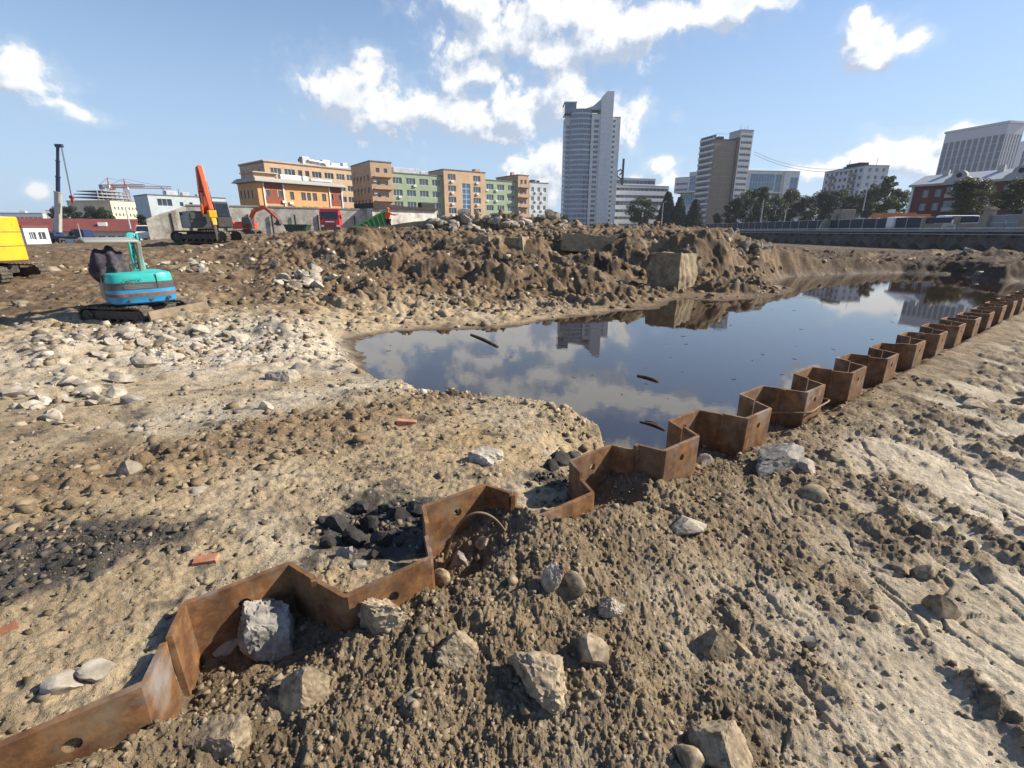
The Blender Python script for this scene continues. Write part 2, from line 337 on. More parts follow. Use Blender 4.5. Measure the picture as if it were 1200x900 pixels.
def ground_h(x, y, detail=True, parts=False):
    x = np.asarray(x, np.float64); y = np.asarray(y, np.float64)
    t, n = tn(x, y); r = np.hypot(x, y)
    hP = rbf(x, y)
    for cx, cy, rx, ry, h in HP:
        m = (np.abs(x - cx) < 3.2 * rx) & (np.abs(y - cy) < 3.2 * ry)
        if m.any():
            q = np.sqrt(((x[m] - cx) / rx) ** 2 + ((y[m] - cy) / ry) ** 2) + 0.22 * vnoise(x[m] / rx * 1.7, y[m] / ry * 1.7, 5)
            hP[m] += h * np.clip(1.25 - q, 0, 1.0) ** 1.25 if h > 0 else h * np.exp(-q * q)
    # rough relief of the dug-over bank
    rough = sstep(11.5, 16, r) * (1 - sstep(42, 60, r)) * sstep(-0.72, -0.35, np.arctan2(x, y)) * (1 - sstep(0.50, 0.62, np.arctan2(x, y)))
    pitm = sstep(30, 38, r) * (1 - sstep(90, 110, r)) * sstep(.30, .40, np.arctan2(x, y)); rough = np.maximum(rough, .8 * pitm)
    rough = np.maximum(rough, 0.42 * sstep(5.5, 9, r) * (1 - sstep(45, 70, r)))
    wx = x + .8 * vnoise(x / 2.1, y / 2.1, 15); wy = y + .8 * vnoise(x / 2.1 + 9, y / 2.1, 16)
    hP = hP + rough * (0.34 * fbm(wx / 3.4, wy / 3.4, 4, 11, .5, True) + .26 * fbm(wx / 1.2, wy / 1.2, 4, 14, .6) + .14 * fbm(x / .35, y / .35, 3, 18, .6) + .16 * clods(wx, wy, .8, 19, .55) + .30 * clods(x, y, .35, 24, .45) - .12)
    hP = hP + 0.05 * (1 - rough) * fbm(x / .9, y / .9, 4, 21) * sstep(1.5, 4, r) + 0.012 * fbm(x / .22, y / .22, 3, 23)
    cap = 1.72 + .22 * vnoise(x / 3.0, y / 3.0, 27) + .05 * fbm(x / .5, y / .5, 3, 28); m_ = rough * (1 - sstep(29.5, 31.5, y)) * (1 - pitm)
    hP = hP - m_ * np.maximum(0, hP - cap) * .85
    bx_, by_ = band(x, y); bm_ = np.exp(-(by_ / .42) ** 2) * sstep(-.6, .2, bx_) * sstep(5.2, 4.2, bx_)
    hP = hP + bm_ * (.05 * fbm(x / .3, y / .3, 4, 29, .6) + .10 * clods(x, y, .16, 30, .6) + .02)
    # camera side: spoil bermed against the steel, trodden mud further right
    At = np.interp(t, [-2.4, -1.7, -1.2, -.75, -.3, 0, .3, .58, .8, 1.1, 1.5, 2.0, 3.0, 4, 50], [.22, .22, .20, .12, .15, .17, .22, .26, .18, .16, .10, .06, .05, .05, .04])
    Ap = np.interp(t, [-2.4, -1.4, -1.2, -.95, -.7, -.45, -.33, -.02, .06, .2, .42, .60, .68, 1.0, 1.12, 1.3, 1.6, 2.0, 4.0], [.20, .20, .12, .03, .03, .07, .13, .13, -.02, .03, .16, .27, .18, .14, .02, .0, .12, .02, -.05])
    w = sstep(.10, .24, n + .03 * fbm(x / .2, y / .2, 2, 31)); A = Ap * (1 - w) + At * w
    fall = np.exp(-(np.maximum(0, n - .25) / .55) ** 2)
    loose = sstep(2.6, .4, n + .35 * t + .5 * fbm(x / .9, y / .9, 3, 33)) * sstep(60, 9, t)
    loose = np.maximum(loose, .8 * sstep(.9, .35, n + .2 * fbm(x / .5, y / .5, 3, 34)))
    hC = A * fall + .05 * fbm(x / .8, y / .8, 4, 41) * (.4 + .6 * loose) + .04 * loose * fbm(x / .28, y / .28, 3, 42)
    hC = hC + .05 * loose * (fbm(x / .5, y / .5, 2, 43, .5, True) > .25) * 0
    # far to the right the whole yard meets at the same level
    k = sstep(24, 45, t); hC = hC * (1 - k) + k * np.maximum(hP, -.1)
    pn = pile_n(t)
    s = sstep(-.035, .0, n - pn)                       # 0 pond side, 1 camera side
    # shore
    sd = pond_sd(x, y) + .28 * fbm(x / 1.3, y / 1.3, 4, 51) * sstep(5, 9, r) + .12 * fbm(x / .32, y / .32, 4, 52, .6)
    bankw = .30 + .9 * sstep(6, 10, r)
    hsh = np.where(sd < 0, WZ - .03 - np.minimum(.6, -sd * .5), WZ + (np.maximum(hP, WZ + .03) - WZ) * sstep(-.02, 1.0, sd / bankw))
    steep = sstep(4.5, 6.0, r)
    hnear = hP - (hP - (WZ - .4)) * sstep(.12, -.45, sd + .10 * fbm(x / .18, y / .18, 3, 53)) + .10 * clods(x, y, .22, 54, .6) * sstep(.5, .1, np.abs(sd))
    hP2 = np.where(r < 6.5, np.minimum(hnear, np.where(sd > .02, hP, hnear)), hsh)
    out = hP2 * (1 - s) + hC * s
    yard = sstep(57.6, 58.4, x) * sstep(20, 40, y); out = out * (1 - yard) + np.maximum(out, 1.55) * yard
    if detail:
        near_ = sstep(9, 3.2, r); mid = sstep(30, 8, r)
        c1 = clods(x + .02 * vnoise(x / .03, y / .03, 3), y, .055, 61, .75); c2 = clods(x + .03 * vnoise(x / .06, y / .06, 4), y, .12, 66, .55); c3 = clods(x + .05 * vnoise(x / .12, y / .12, 6), y, .30, 71, .4)
        cr = cells(x * .9 / .26 + (.6 * t) / .26 + .5 * vnoise(x / .2, y / .2, 9), y / .3 + .5 * vnoise(x / .2 + 5, y / .2, 8), 75)
        cl = s * loose; pl = (1 - s)
        dry = s * (1 - loose)
        crm = sstep(-.06, .22, fbm(x / .42 + .3 * y, y / 1.3, 3, 108) + .55 * fbm(x / .35, y / .45, 4, 110) + .25 * sstep(1.9, .9, n) - .05 - .16 * sstep(1.3, 2.0, n) * sstep(7, 4, t))
        pc = cells(x / .17 + .8 * vnoise(x / .3, y / .3, 9), y / .52 + .5 * vnoise(x / .3 + 5, y / .3, 8), 75)
        crk = sstep(.14, .0, pc) * sstep(-.25, .15, fbm(x / .6, y / .8, 2, 83))
        gl = .35 + .65 * sstep(-.2, .3, fbm(x / .45, y / .45, 3, 81))
        out = out + near_ * c1 * .055 * (.16 * cl * gl + .08 * pl * gl) + near_ * c2 * .12 * (.16 * cl * gl + .10 * pl * gl + .03 * dry) + near_ * cl * (.042 * fbm(x / .13, y / .13, 5, 88, .66) + .016 * fbm(x / .04, y / .04, 3, 89, .65, True)) + near_ * pl * .010 * gl * fbm(x / .07, y / .07, 4, 90, .7) + mid * c3 * .30 * (.34 * cl * gl + .16 * pl * gl)
        out = out + dry * mid * (-.030 * crk * (1 - crm) + .014 * fbm(x / .13, y / .6, 3, 84) + crm * (.055 * c1 * near_ + .12 * .5 * c2 + .05 * fbm(x / .16, y / .2, 4, 85, .55, True)))
        out = out + mid * .02 * pl * fbm(x / .10, y / .10, 2, 86) * near_ + near_ * .010 * fbm(x / .035, y / .035, 2, 87)
    if parts: return out, dict(t=t, n=n, r=r, s=s, sd=sd, loose=loose, rough=rough, hP=hP, crm=crm if detail else 0 * x)
    return out
def hit(px, py, ymax=120.0):                          # where a sight line meets the ground
    px = np.atleast_1d(np.asarray(px, float)); py = np.atleast_1d(np.asarray(py, float)); K = 420
    Ys = np.geomspace(0.9, ymax, K); out = np.zeros((len(px), 3))
    for i in range(len(px)):
        d = ray(px[i], py[i]); X = Ys * d[0] / d[1]; Z = CAMZ + Ys * d[2] / d[1]
        h = ground_h(X, Ys, False); b = np.nonzero(Z < h)[0]; k = b[0] if len(b) else K - 1
        out[i] = (X[k], Ys[k], h[k])
    return out

def build_ground():
    dr = []; r = .25
    while r < 4200:
        dr.append(r)
        r += min(max(.006, r * r / 520.), r * (.0046 if r < 12.5 or r > 31 else .0029)) if r < 42 else r * (.0055 if r < 80 else .03)
    rs = np.array(dr)
    th = np.concatenate([np.linspace(-math.pi, -1.05, 40)[:-1], np.linspace(-1.05, 1.05, 1020), np.linspace(1.05, math.pi, 40)[1:-1]])
    nr, nt = len(rs), len(th); print('ground', nr, nt)
    Rg, T = np.meshgrid(rs, th, indexing='ij'); X = (Rg * np.sin(T)).ravel(); Y = (Rg * np.cos(T)).ravel()
    Z = np.zeros(X.shape); C = np.zeros((len(X), 4), np.float32); C[:, 3] = 1; W = np.zeros(len(X), np.float32)
    for a in range(0, len(X), 200000):
        sl_ = slice(a, a + 200000); x, y = X[sl_], Y[sl_]
        z, q = ground_h(x, y, True, True); Z[sl_] = z
        t, n, r, s, sd = q['t'], q['n'], q['r'], q['s'], q['sd']; az = np.arctan2(x, y)
        def L(c): return np.array(c, np.float32)
        def mx(base, c, m): return base * (1 - m[:, None]) + L(c) * m[:, None]
        n1 = fbm(x / 1.7, y / 1.7, 5, 101); n2 = fbm(x / .5, y / .5, 4, 102); n3 = fbm(x / 5.0, y / 5.0, 4, 103); n4 = fbm(x / .16, y / .16, 3, 104)
        # pond side: tan loam, concrete dust, darker turned earth, ochre sand
        P = np.tile(L((.33, .255, .16)), (len(x), 1))
        P = mx(P, (.42, .355, .26), sstep(.05, .45, n1 + .4 * n2) * .8)
        P = mx(P, (.155, .108, .063), sstep(.0, .32, n3 + .55 * n2 - .03) * .85)
        P = mx(P, (.30, .205, .10), sstep(.1, .5, fbm(x / 2.2, y / 2.2, 4, 105)) * .6)
        dustc = np.exp(-(((x + 5.2) / 3.2) ** 2 + ((y - 8.4) / 2.6) ** 2)); P = mx(P, (.52, .48, .41), np.clip(dustc * (.75 + .9 * n2), 0, .85))
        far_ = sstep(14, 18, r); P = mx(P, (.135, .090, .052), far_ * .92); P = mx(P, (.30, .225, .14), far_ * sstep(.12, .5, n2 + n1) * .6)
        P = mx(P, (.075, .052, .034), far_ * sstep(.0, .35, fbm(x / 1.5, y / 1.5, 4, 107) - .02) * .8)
        pit = sstep(31, 37, r) * sstep(.30, .40, az); st_ = fbm((x * .62 - y * .78) / 2.2, (x * .78 + y * .62) / 9.0, 5, 120, .6); P = mx(P, (.070, .047, .031), pit * .95); P = mx(P, (.24, .165, .09), pit * sstep(.12, .4, st_) * .8); P = mx(P, (.04, .03, .022), pit * sstep(-.1, -.4, st_) * .7)
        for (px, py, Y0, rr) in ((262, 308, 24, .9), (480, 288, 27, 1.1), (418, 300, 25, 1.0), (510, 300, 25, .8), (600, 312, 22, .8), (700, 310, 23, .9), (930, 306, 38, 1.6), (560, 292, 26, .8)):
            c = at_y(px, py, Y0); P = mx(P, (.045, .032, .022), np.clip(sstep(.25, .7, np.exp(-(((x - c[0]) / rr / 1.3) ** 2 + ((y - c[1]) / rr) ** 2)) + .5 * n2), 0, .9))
        bx_, by_ = band(x, y); bm_ = np.exp(-(by_ / .46) ** 2) * sstep(-.6, .2, bx_) * sstep(5.2, 4.2, bx_); P = mx(P, (.20, .14, .082), np.clip(bm_ * (1.0 + .6 * n2), 0, .9))
        pb = np.exp(-((by_ - 1.15) / .5) ** 2) * sstep(.5, 1.5, bx_) * sstep(6, 4.5, bx_); P = mx(P, (.44, .385, .295), np.clip(pb * (.9 + .5 * n1), 0, .8))
        tt, nn = tn(x, y)
        for (px, py, rx, ry) in ((60, 660, .55, .30), (0, 690, .4, .3), (140, 640, .4, .2), (430, 610, .42, .26), (465, 600, .30, .2), (445, 650, .3, .2), (650, 548, .2, .12), (400, 640, .2, .12)):
            c = at_z(px, py, .15); m = np.exp(-(((x - c[0]) / rx) ** 2 + ((y - c[1]) / ry) ** 2)); P = mx(P, (.075, .066, .057), np.clip(sstep(.15, .8, m + .5 * n2 + .55 * n4), 0, .9))
        wet = (1 - s) * sstep(.55, .0, sd - .15 * n2) * sstep(5.5, 7.5, r); P = mx(P, (.065, .042, .024), wet * .9)
        P = mx(P, (.25, .15, .06), (1 - s) * sstep(1.3, .5, sd) * sstep(.4, .8, sd) * sstep(0, .4, n1) * sstep(8, 10, r) * .5)
        # camera side: grey-brown spoil and pale dried mud
        M = np.tile(L((.215, .163, .102)), (len(x), 1)); M = mx(M, (.130, .096, .060), sstep(-.1, .45, n2 + .5 * n1) * .7)
        dry = np.clip((1 - q['loose']) * 1.15 - .15 + .5 * n2, 0, 1); D = np.tile(L((.50, .43, .325)), (len(x), 1)); D = mx(D, (.36, .30, .215), sstep(-.1, .35, n1 + .4 * n4) * .8); D = mx(D, (.185, .142, .092), q['crm'] * .8)
        M = M * (1 - dry[:, None]) + D * dry[:, None]
        M = mx(M, (.33, .275, .195), sstep(.3, .5, n4 + .3 * n2) * q['loose'] * .5)
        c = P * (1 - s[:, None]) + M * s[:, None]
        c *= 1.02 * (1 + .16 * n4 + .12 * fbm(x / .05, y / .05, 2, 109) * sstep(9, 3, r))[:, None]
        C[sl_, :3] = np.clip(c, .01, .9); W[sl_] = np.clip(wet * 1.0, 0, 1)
    # centre vertex is left open under the camera's feet: a small disc closes it
    i, j = np.meshgrid(np.arange(nr - 1), np.arange(nt), indexing='ij'); j2 = (j + 1) % nt
    Fc = np.stack([i * nt + j, i * nt + j2, (i + 1) * nt + j2, (i + 1) * nt + j], -1).reshape(-1, 4)[:, ::-1]
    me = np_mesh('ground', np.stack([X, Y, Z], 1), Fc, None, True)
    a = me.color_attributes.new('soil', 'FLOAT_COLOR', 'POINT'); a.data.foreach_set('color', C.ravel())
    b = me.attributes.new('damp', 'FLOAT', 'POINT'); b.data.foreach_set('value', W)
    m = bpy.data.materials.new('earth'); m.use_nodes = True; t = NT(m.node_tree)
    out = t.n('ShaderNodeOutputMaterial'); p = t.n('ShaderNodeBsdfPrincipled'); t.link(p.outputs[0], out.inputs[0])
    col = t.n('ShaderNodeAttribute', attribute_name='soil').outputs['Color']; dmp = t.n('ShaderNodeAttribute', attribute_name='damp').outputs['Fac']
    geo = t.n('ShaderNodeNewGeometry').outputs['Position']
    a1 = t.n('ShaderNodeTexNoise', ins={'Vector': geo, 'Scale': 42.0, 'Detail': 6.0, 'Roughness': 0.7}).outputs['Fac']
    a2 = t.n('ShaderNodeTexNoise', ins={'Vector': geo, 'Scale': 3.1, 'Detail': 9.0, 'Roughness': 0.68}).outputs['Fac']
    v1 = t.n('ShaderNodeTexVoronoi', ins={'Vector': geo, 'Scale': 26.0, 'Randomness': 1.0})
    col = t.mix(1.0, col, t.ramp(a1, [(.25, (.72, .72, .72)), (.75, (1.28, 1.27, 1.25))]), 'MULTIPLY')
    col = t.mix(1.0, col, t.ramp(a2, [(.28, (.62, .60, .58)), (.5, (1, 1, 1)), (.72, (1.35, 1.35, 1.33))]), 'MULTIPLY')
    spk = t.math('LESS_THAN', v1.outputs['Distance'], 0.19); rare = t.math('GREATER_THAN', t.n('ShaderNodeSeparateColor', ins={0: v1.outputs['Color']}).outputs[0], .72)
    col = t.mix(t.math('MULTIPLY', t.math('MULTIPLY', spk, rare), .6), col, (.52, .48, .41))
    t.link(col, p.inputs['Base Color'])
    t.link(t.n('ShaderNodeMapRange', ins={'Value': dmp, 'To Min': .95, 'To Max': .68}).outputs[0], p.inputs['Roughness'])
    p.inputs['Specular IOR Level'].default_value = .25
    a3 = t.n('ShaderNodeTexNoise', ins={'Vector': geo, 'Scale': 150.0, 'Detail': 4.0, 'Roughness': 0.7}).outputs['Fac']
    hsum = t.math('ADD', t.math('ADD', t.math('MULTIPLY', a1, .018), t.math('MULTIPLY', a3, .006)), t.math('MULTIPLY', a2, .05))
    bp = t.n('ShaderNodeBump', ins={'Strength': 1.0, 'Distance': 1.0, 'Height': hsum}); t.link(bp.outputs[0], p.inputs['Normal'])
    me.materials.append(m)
    o = link('ground', me); tag(o, 'churned brown and grey earth of the demolition site', 'ground', kind='structure')
    mb = MB(); K = 24
    mb.add([(.26 * math.sin(2 * math.pi * k / K), .26 * math.cos(2 * math.pi * k / K), -.02) for k in range(K)], [tuple(range(K))])
    return o
build_ground()
# ------------------------------------------------------------------ pond
def build_water():
    m = bpy.data.materials.new('pond_water'); m.use_nodes = True; t = NT(m.node_tree)
    out = t.n('ShaderNodeOutputMaterial'); p = t.n('ShaderNodeBsdfPrincipled'); t.link(p.outputs[0], out.inputs[0])
    p.inputs['Base Color'].default_value = (.020, .011, .005, 1); p.inputs['Roughness'].default_value = .012; p.inputs['IOR'].default_value = 1.95
    geo = t.n('ShaderNodeNewGeometry').outputs['Position']
    a = t.n('ShaderNodeTexNoise', ins={'Vector': geo, 'Scale': 5.0, 'Detail': 3.0}).outputs['Fac']
    b = t.n('ShaderNodeBump', ins={'Strength': .010, 'Distance': .05, 'Height': a}); t.link(b.outputs[0], p.inputs['Normal'])
    P = POND; me = bpy.data.meshes.new('pond')
    c = P.mean(0); pts = [(px + (px - c[0]) * .02, py + (py - c[1]) * .03, WZ) for px, py in P]
    xs0, xs1, ys0, ys1 = P[:, 0].min() - 2, P[:, 0].max() + 3, P[:, 1].min() - 1, P[:, 1].max() + 3
    # one level sheet: it lies under the banks everywhere except in the hollow of the pond
    t0, n0 = 1.2, -0.16
    q = [wxy(1.2, -.15), wxy(62, -.15), (xs1 + 14, ys1), (xs0, ys1), (xs0, 5.0), (-2.0, 4.2)]
    me.from_pydata([(x, y, WZ) for x, y in q], [], [tuple(range(len(q)))]); me.materials.append(m)
    return tag(link('water', me), 'still brown pond water mirroring clouds and buildings', 'pond', kind='structure')
build_water()
# ------------------------------------------------------------------ sheet piles
def rust_mat():
    m = bpy.data.materials.new('rusty_steel'); m.use_nodes = True; t = NT(m.node_tree)
    out = t.n('ShaderNodeOutputMaterial'); p = t.n('ShaderNodeBsdfPrincipled'); t.link(p.outputs[0], out.inputs[0])
    geo = t.n('ShaderNodeNewGeometry').outputs['Position']
    a = t.n('ShaderNodeTexNoise', ins={'Vector': geo, 'Scale': 9.0, 'Detail': 9.0, 'Roughness': .7}).outputs['Fac']
    st = t.n('ShaderNodeTexNoise', ins={'Vector': t.vm('MULTIPLY', geo, (26, 26, 1.6)), 'Scale': 1.0, 'Detail': 5.0, 'Roughness': .6}).outputs['Fac']
    g = t.n('ShaderNodeTexNoise', ins={'Vector': t.vm('ADD', geo, (5, 3, 2)), 'Scale': 3.2, 'Detail': 6.0, 'Roughness': .6}).outputs['Fac']
    c = t.ramp(a, [(.28, (.045, .022, .013)), (.45, (.13, .058, .022)), (.60, (.26, .122, .042)), (.78, (.42, .24, .11))])
    c = t.mix(t.ramp(st, [(.42, (0, 0, 0)), (.72, (.75, .75, .75))]), c, (.10, .055, .032))
    c = t.mix(t.ramp(g, [(.56, (0, 0, 0)), (.70, (.85, .85, .85))]), c, (.27, .24, .22))
    dn = t.n('ShaderNodeTexNoise', ins={'Vector': t.vm('ADD', geo, (1, 9, 4)), 'Scale': 5.5, 'Detail': 8.0, 'Roughness': .7}).outputs['Fac']
    c = t.mix(t.ramp(dn, [(.50, (0, 0, 0)), (.68, (.8, .8, .8))]), c, (.19, .14, .09))
    t.link(c, p.inputs['Base Color']); p.inputs['Roughness'].default_value = .72; p.inputs['Metallic'].default_value = .15
    b = t.n('ShaderNodeBump', ins={'Strength': .5, 'Distance': .006, 'Height': a}); t.link(b.outputs[0], p.inputs['Normal'])
    return m
RUST = rust_mat()
def pile_mesh(zb, tw=.020, tf=.024):
    """one U-pile centred on its flange, flange at n=+.17, locks at t=-.25 and t=.25; local x=t, y=n, z up (top at 0)"""
    b = bmesh.new(); hx, hr = .0, .024; hz = -.10
    th = tw
    # flange plate with a lifting hole
    x0, x1 = -.18, .18; N = 16
    def plate(y):
        ring = [b.verts.new((hx + hr * math.cos(2 * math.pi * i / N), y, hz + hr * math.sin(2 * math.pi * i / N))) for i in range(N)]
        sq = []
        for i in range(N):
            c, s_ = math.cos(2 * math.pi * i / N), math.sin(2 * math.pi * i / N); k = .09 / max(abs(c), abs(s_))
            sq.append(b.verts.new((hx + c * k, y, hz + s_ * k)))
        return ring, sq
    f, fs = plate(.17); k_, ks = plate(.17 - tf)
    for A, B, flip in ((f, fs, False), (k_, ks, True)):
        for i in range(N):
            j = (i + 1) % N; q = (A[i], B[i], B[j], A[j]); b.faces.new(q[::-1] if flip else q)
    for i in range(N):
        j = (i + 1) % N; b.faces.new((f[i], f[j], k_[j], k_[i]))
    def bx(pts, z0, z1):                               # prism of a section polygon
        lo = [b.verts.new((x, y, z0)) for x, y in pts]; hi = [b.verts.new((x, y, z1)) for x, y in pts]; n = len(pts)
        for i in range(n): b.faces.new((lo[i], lo[(i + 1) % n], hi[(i + 1) % n], hi[i]))
        b.faces.new(hi); b.faces.new(lo[::-1])
    y1, y0 = .17, .17 - tf
    bx([(x0, y0), (-.09, y0), (-.09, y1), (x0, y1)], zb, 0); bx([(.09, y0), (x1, y0), (x1, y1), (.09, y1)], zb, 0)
    bx([(-.09, y0), (.09, y0), (.09, y1), (-.09, y1)], hz + .09, 0); bx([(-.09, y0), (.09, y0), (.09, y1), (-.09, y1)], zb, hz - .09)
    # webs with rounded knees
    for sx in (-1, 1):
        o_ = [(.18, .17), (.192, .163), (.199, .150), (.252, .010)]; i_ = [(.18, .17 - tf), (.181, .146), (.232, .008)]
        pts = [(sx * x, y) for x, y in o_] + [(sx * x, y) for x, y in i_[::-1]]
        bx(pts if sx < 0 else pts[::-1], zb, 0)
    bmesh.ops.recalc_face_normals(b, faces=b.faces)
    me = bpy.data.meshes.new('sheet_pile'); b.to_mesh(me); b.free(); me.materials.append(RUST); return me
def lock_mesh(zb):
    mb = MB()
    for p in ([(.228, -.012), (.250, -.020), (.268, -.014), (.272, .010), (.262, .014), (.258, -.002), (.236, -.002)],): mb.prism(p, -zb - .004, 'z', zb / 2 - .002)
    return mb.mesh('interlock', RUST)
def build_piles():
    pm, lm = pile_mesh(-1.9), lock_mesh(-1.9)
    spec = {-5: 'rusty sheet pile leaving the frame at the bottom left', -4: 'rusty sheet pile with a grey scuffed corner at the lower left',
     -3: 'low rusty sheet pile set before tan ground, left of the boulder', -2: 'rusty sheet pile with a round hole behind the big grey boulder', -1: 'rusty sheet pile holding back the black asphalt clods',
     0: 'rusty sheet pile with thin bent cable arching in front of it', 1: 'rusty sheet pile half buried by the dark soil berm, hole at soil level', 2: 'rusty sheet pile beside black clods near the pond corner',
     3: 'rusty sheet pile with pale worn top edge standing at the near corner of the pond', 4: 'rusty sheet pile with its dark back to the floating branch in the pond', 5: 'rusty sheet pile directly behind the flat pale concrete slab',
     6: 'rusty sheet pile backing onto the pond, second behind the pale concrete slab', 7: 'rusty sheet pile with a wire strung across its foot'}
    for j in range(-6, 48):
        t = .32 + .5 * j; front = (j % 2 != 0); sg = 1 if front else -1
        x, y = wxy(t, 0); dz = rnd.uniform(-.012, .022) + (.035 if j == 0 else 0) + (-.03 if j == 1 else 0) + (0.02 if j in (3, 5) else 0)
        o = bpy.data.objects.new('sheet_pile', None); COL.objects.link(o); o.location = (x, y, PILE_TOP + dz)
        # local y must point to the camera side on front piles, to the pond on rear piles
        ang = math.atan2(TDIR[1], TDIR[0]) + (math.pi if front else 0); o.rotation_euler = (rnd.uniform(-.022, .022), rnd.uniform(-.022, .022), ang)
        lab = spec.get(j)
        if not lab: lab = 'dark rusty sheet pile in the long far run beside the pond' if j > 7 else 'rusty sheet pile at the bottom left end of the run, mostly outside the picture'
        tag(o, lab, 'sheet pile', 'steel sheet piles in a zigzag row along the pond')
        link('pile_section', pm, o); link('interlock', lm, o)
build_piles()
# ------------------------------------------------------------------ stones
def ico(sub):
    b = bmesh.new(); bmesh.ops.create_icosphere(b, subdivisions=sub, radius=1.0)
    V = np.array([v.co[:] for v in b.verts]); Fc = np.array([[v.index for v in f.verts] for f in b.faces]); b.free(); return V, Fc
ICO = {k: ico(k) for k in (1, 2, 3, 4, 5)}
def n3(V, f, seed): return (vnoise(V[:, 0] * f + 3.1, V[:, 1] * f + V[:, 2] * f * .37, seed) + vnoise(V[:, 1] * f + 7.7, V[:, 2] * f - V[:, 0] * f * .29, seed + 1) + vnoise(V[:, 2] * f, V[:, 0] * f + V[:, 1] * f * .31, seed + 2)) / 2
def rock_v(seed, sub, dims=(1, .8, .62), planes=11, cut=(.42, .82), rough=.06, lump=.14):
    g = np.random.default_rng(seed); V, Fc = ICO[sub]; V = V.copy(); rough = rough * (1.7 if sub > 3 else 1.3)
    V *= 1 + lump * n3(V, 1.4, seed)[:, None]
    for _ in range(planes):
        n = g.normal(size=3); n /= np.linalg.norm(n); d = g.uniform(*cut)
        e = np.maximum(0, V @ n - d); V -= e[:, None] * n * .96
    if sub > 1: V *= 1 + rough * n3(V, 3.2, seed + 5)[:, None] + rough * .7 * n3(V, 7.0, seed + 9)[:, None] + (rough * .55 * n3(V, 15.0, seed + 12)[:, None] + rough * .42 * n3(V, 31.0, seed + 15)[:, None] + rough * .25 * n3(V, 60.0, seed + 18)[:, None] if sub > 3 else 0)
    ext = (V.max(0) - V.min(0)) / 2; V = V / ext * np.array(dims)
    return V, Fc
def stone_mat(name, col, col2, bump=.8, bs=14.0, dark=None, attr=False, vary=.35):
    m = bpy.data.materials.new(name); m.use_nodes = True; t = NT(m.node_tree)
    out = t.n('ShaderNodeOutputMaterial'); p = t.n('ShaderNodeBsdfPrincipled'); t.link(p.outputs[0], out.inputs[0])
    geo = t.n('ShaderNodeNewGeometry').outputs['Position']
    a = t.n('ShaderNodeTexNoise', ins={'Vector': geo, 'Scale': bs, 'Detail': 8.0, 'Roughness': .7}).outputs['Fac']
    b = t.n('ShaderNodeTexNoise', ins={'Vector': geo, 'Scale': bs * .25, 'Detail': 5.0, 'Roughness': .6}).outputs['Fac']
    c = t.ramp(a, [(.3, col), (.66, col2)])
    c = t.mix(1.0, c, t.ramp(b, [(.3, (.72, .71, .69)), (.7, (1.2, 1.2, 1.2))]), 'MULTIPLY')
    if dark: c = t.mix(t.ramp(t.n('ShaderNodeTexNoise', ins={'Vector': geo, 'Scale': bs * .7, 'Detail': 6.0, 'Roughness': .7}).outputs['Fac'], [(.52, (0, 0, 0)), (.64, (.8, .8, .8))]), c, dark)
    if attr: c = t.mix(1.0, c, t.n('ShaderNodeAttribute', attribute_name='tone').outputs['Color'], 'MULTIPLY')
    else:
        r = t.n('ShaderNodeObjectInfo').outputs['Random']; lo = 1 - vary
        c = t.mix(1.0, c, t.ramp(r, [(0, (lo, lo * .97, lo * .93)), (1, (1.12, 1.12, 1.12))]), 'MULTIPLY')
    t.link(c, p.inputs['Base Color']); p.inputs['Roughness'].default_value = .93; p.inputs['Specular IOR Level'].default_value = .25
    nb = t.n('ShaderNodeBump', ins={'Strength': bump, 'Distance': .12 / bs, 'Height': a}); t.link(nb.outputs[0], p.inputs['Normal'])
    MATS[name] = m; return m
CONC = stone_mat('broken_concrete', (.25, .22, .175), (.46, .41, .34), dark=(.22, .18, .13))
GREYR = stone_mat('grey_boulder_stone', (.15, .14, .125), (.37, .35, .315), bs=9.0, dark=(.10, .092, .082), vary=.1)
CLOD = stone_mat('dry_clod', (.18, .14, .09), (.40, .325, .225), bump=1.0, bs=30.0, dark=(.11, .085, .056))
BLACK = stone_mat('black_asphalt_lump', (.018, .017, .017), (.075, .072, .07), bump=1.0, bs=16.0, vary=.4)
BRICK = stone_mat('brick_red', (.33, .13, .075), (.44, .20, .12), bs=12.0, dark=(.40, .33, .25))
SCAT = stone_mat('loose_stone', (.80, .80, .80), (1.1, 1.1, 1.1), bump=.6, bs=26.0, attr=True)
def rock_mesh(name, m, seed, sub, dims, **kw):
    V, Fc = rock_v(seed, sub, dims, **kw); me = np_mesh(name, V, Fc, m, True); me.set_sharp_from_angle(angle=R(33)); return me
def place_rock(px, py, w, h, m, label, cat, name, seed, sub=3, group=None, lift=.24, depth=.8, z=None, tilt=.25, **kw):
    p = at_z(px, py, z) if z is not None else hit(px, py)[0]
    dist = p[1] * CP + (CAMZ - p[2]) * SP; s = dist / F
    W, H = w * s / 2 * .92, h * s / 2 * 1.02
    if sub == 4: sub = 5
    me = rock_mesh(name, m, seed, sub, (W, W * depth, H), **kw)
    o = link(name, me); o.location = (p[0], p[1], p[2] + H * lift); o.rotation_euler = (rnd.uniform(-tilt, tilt), rnd.uniform(-tilt, tilt), rnd.uniform(-.5, .5))
    return tag(o, label, cat, group)
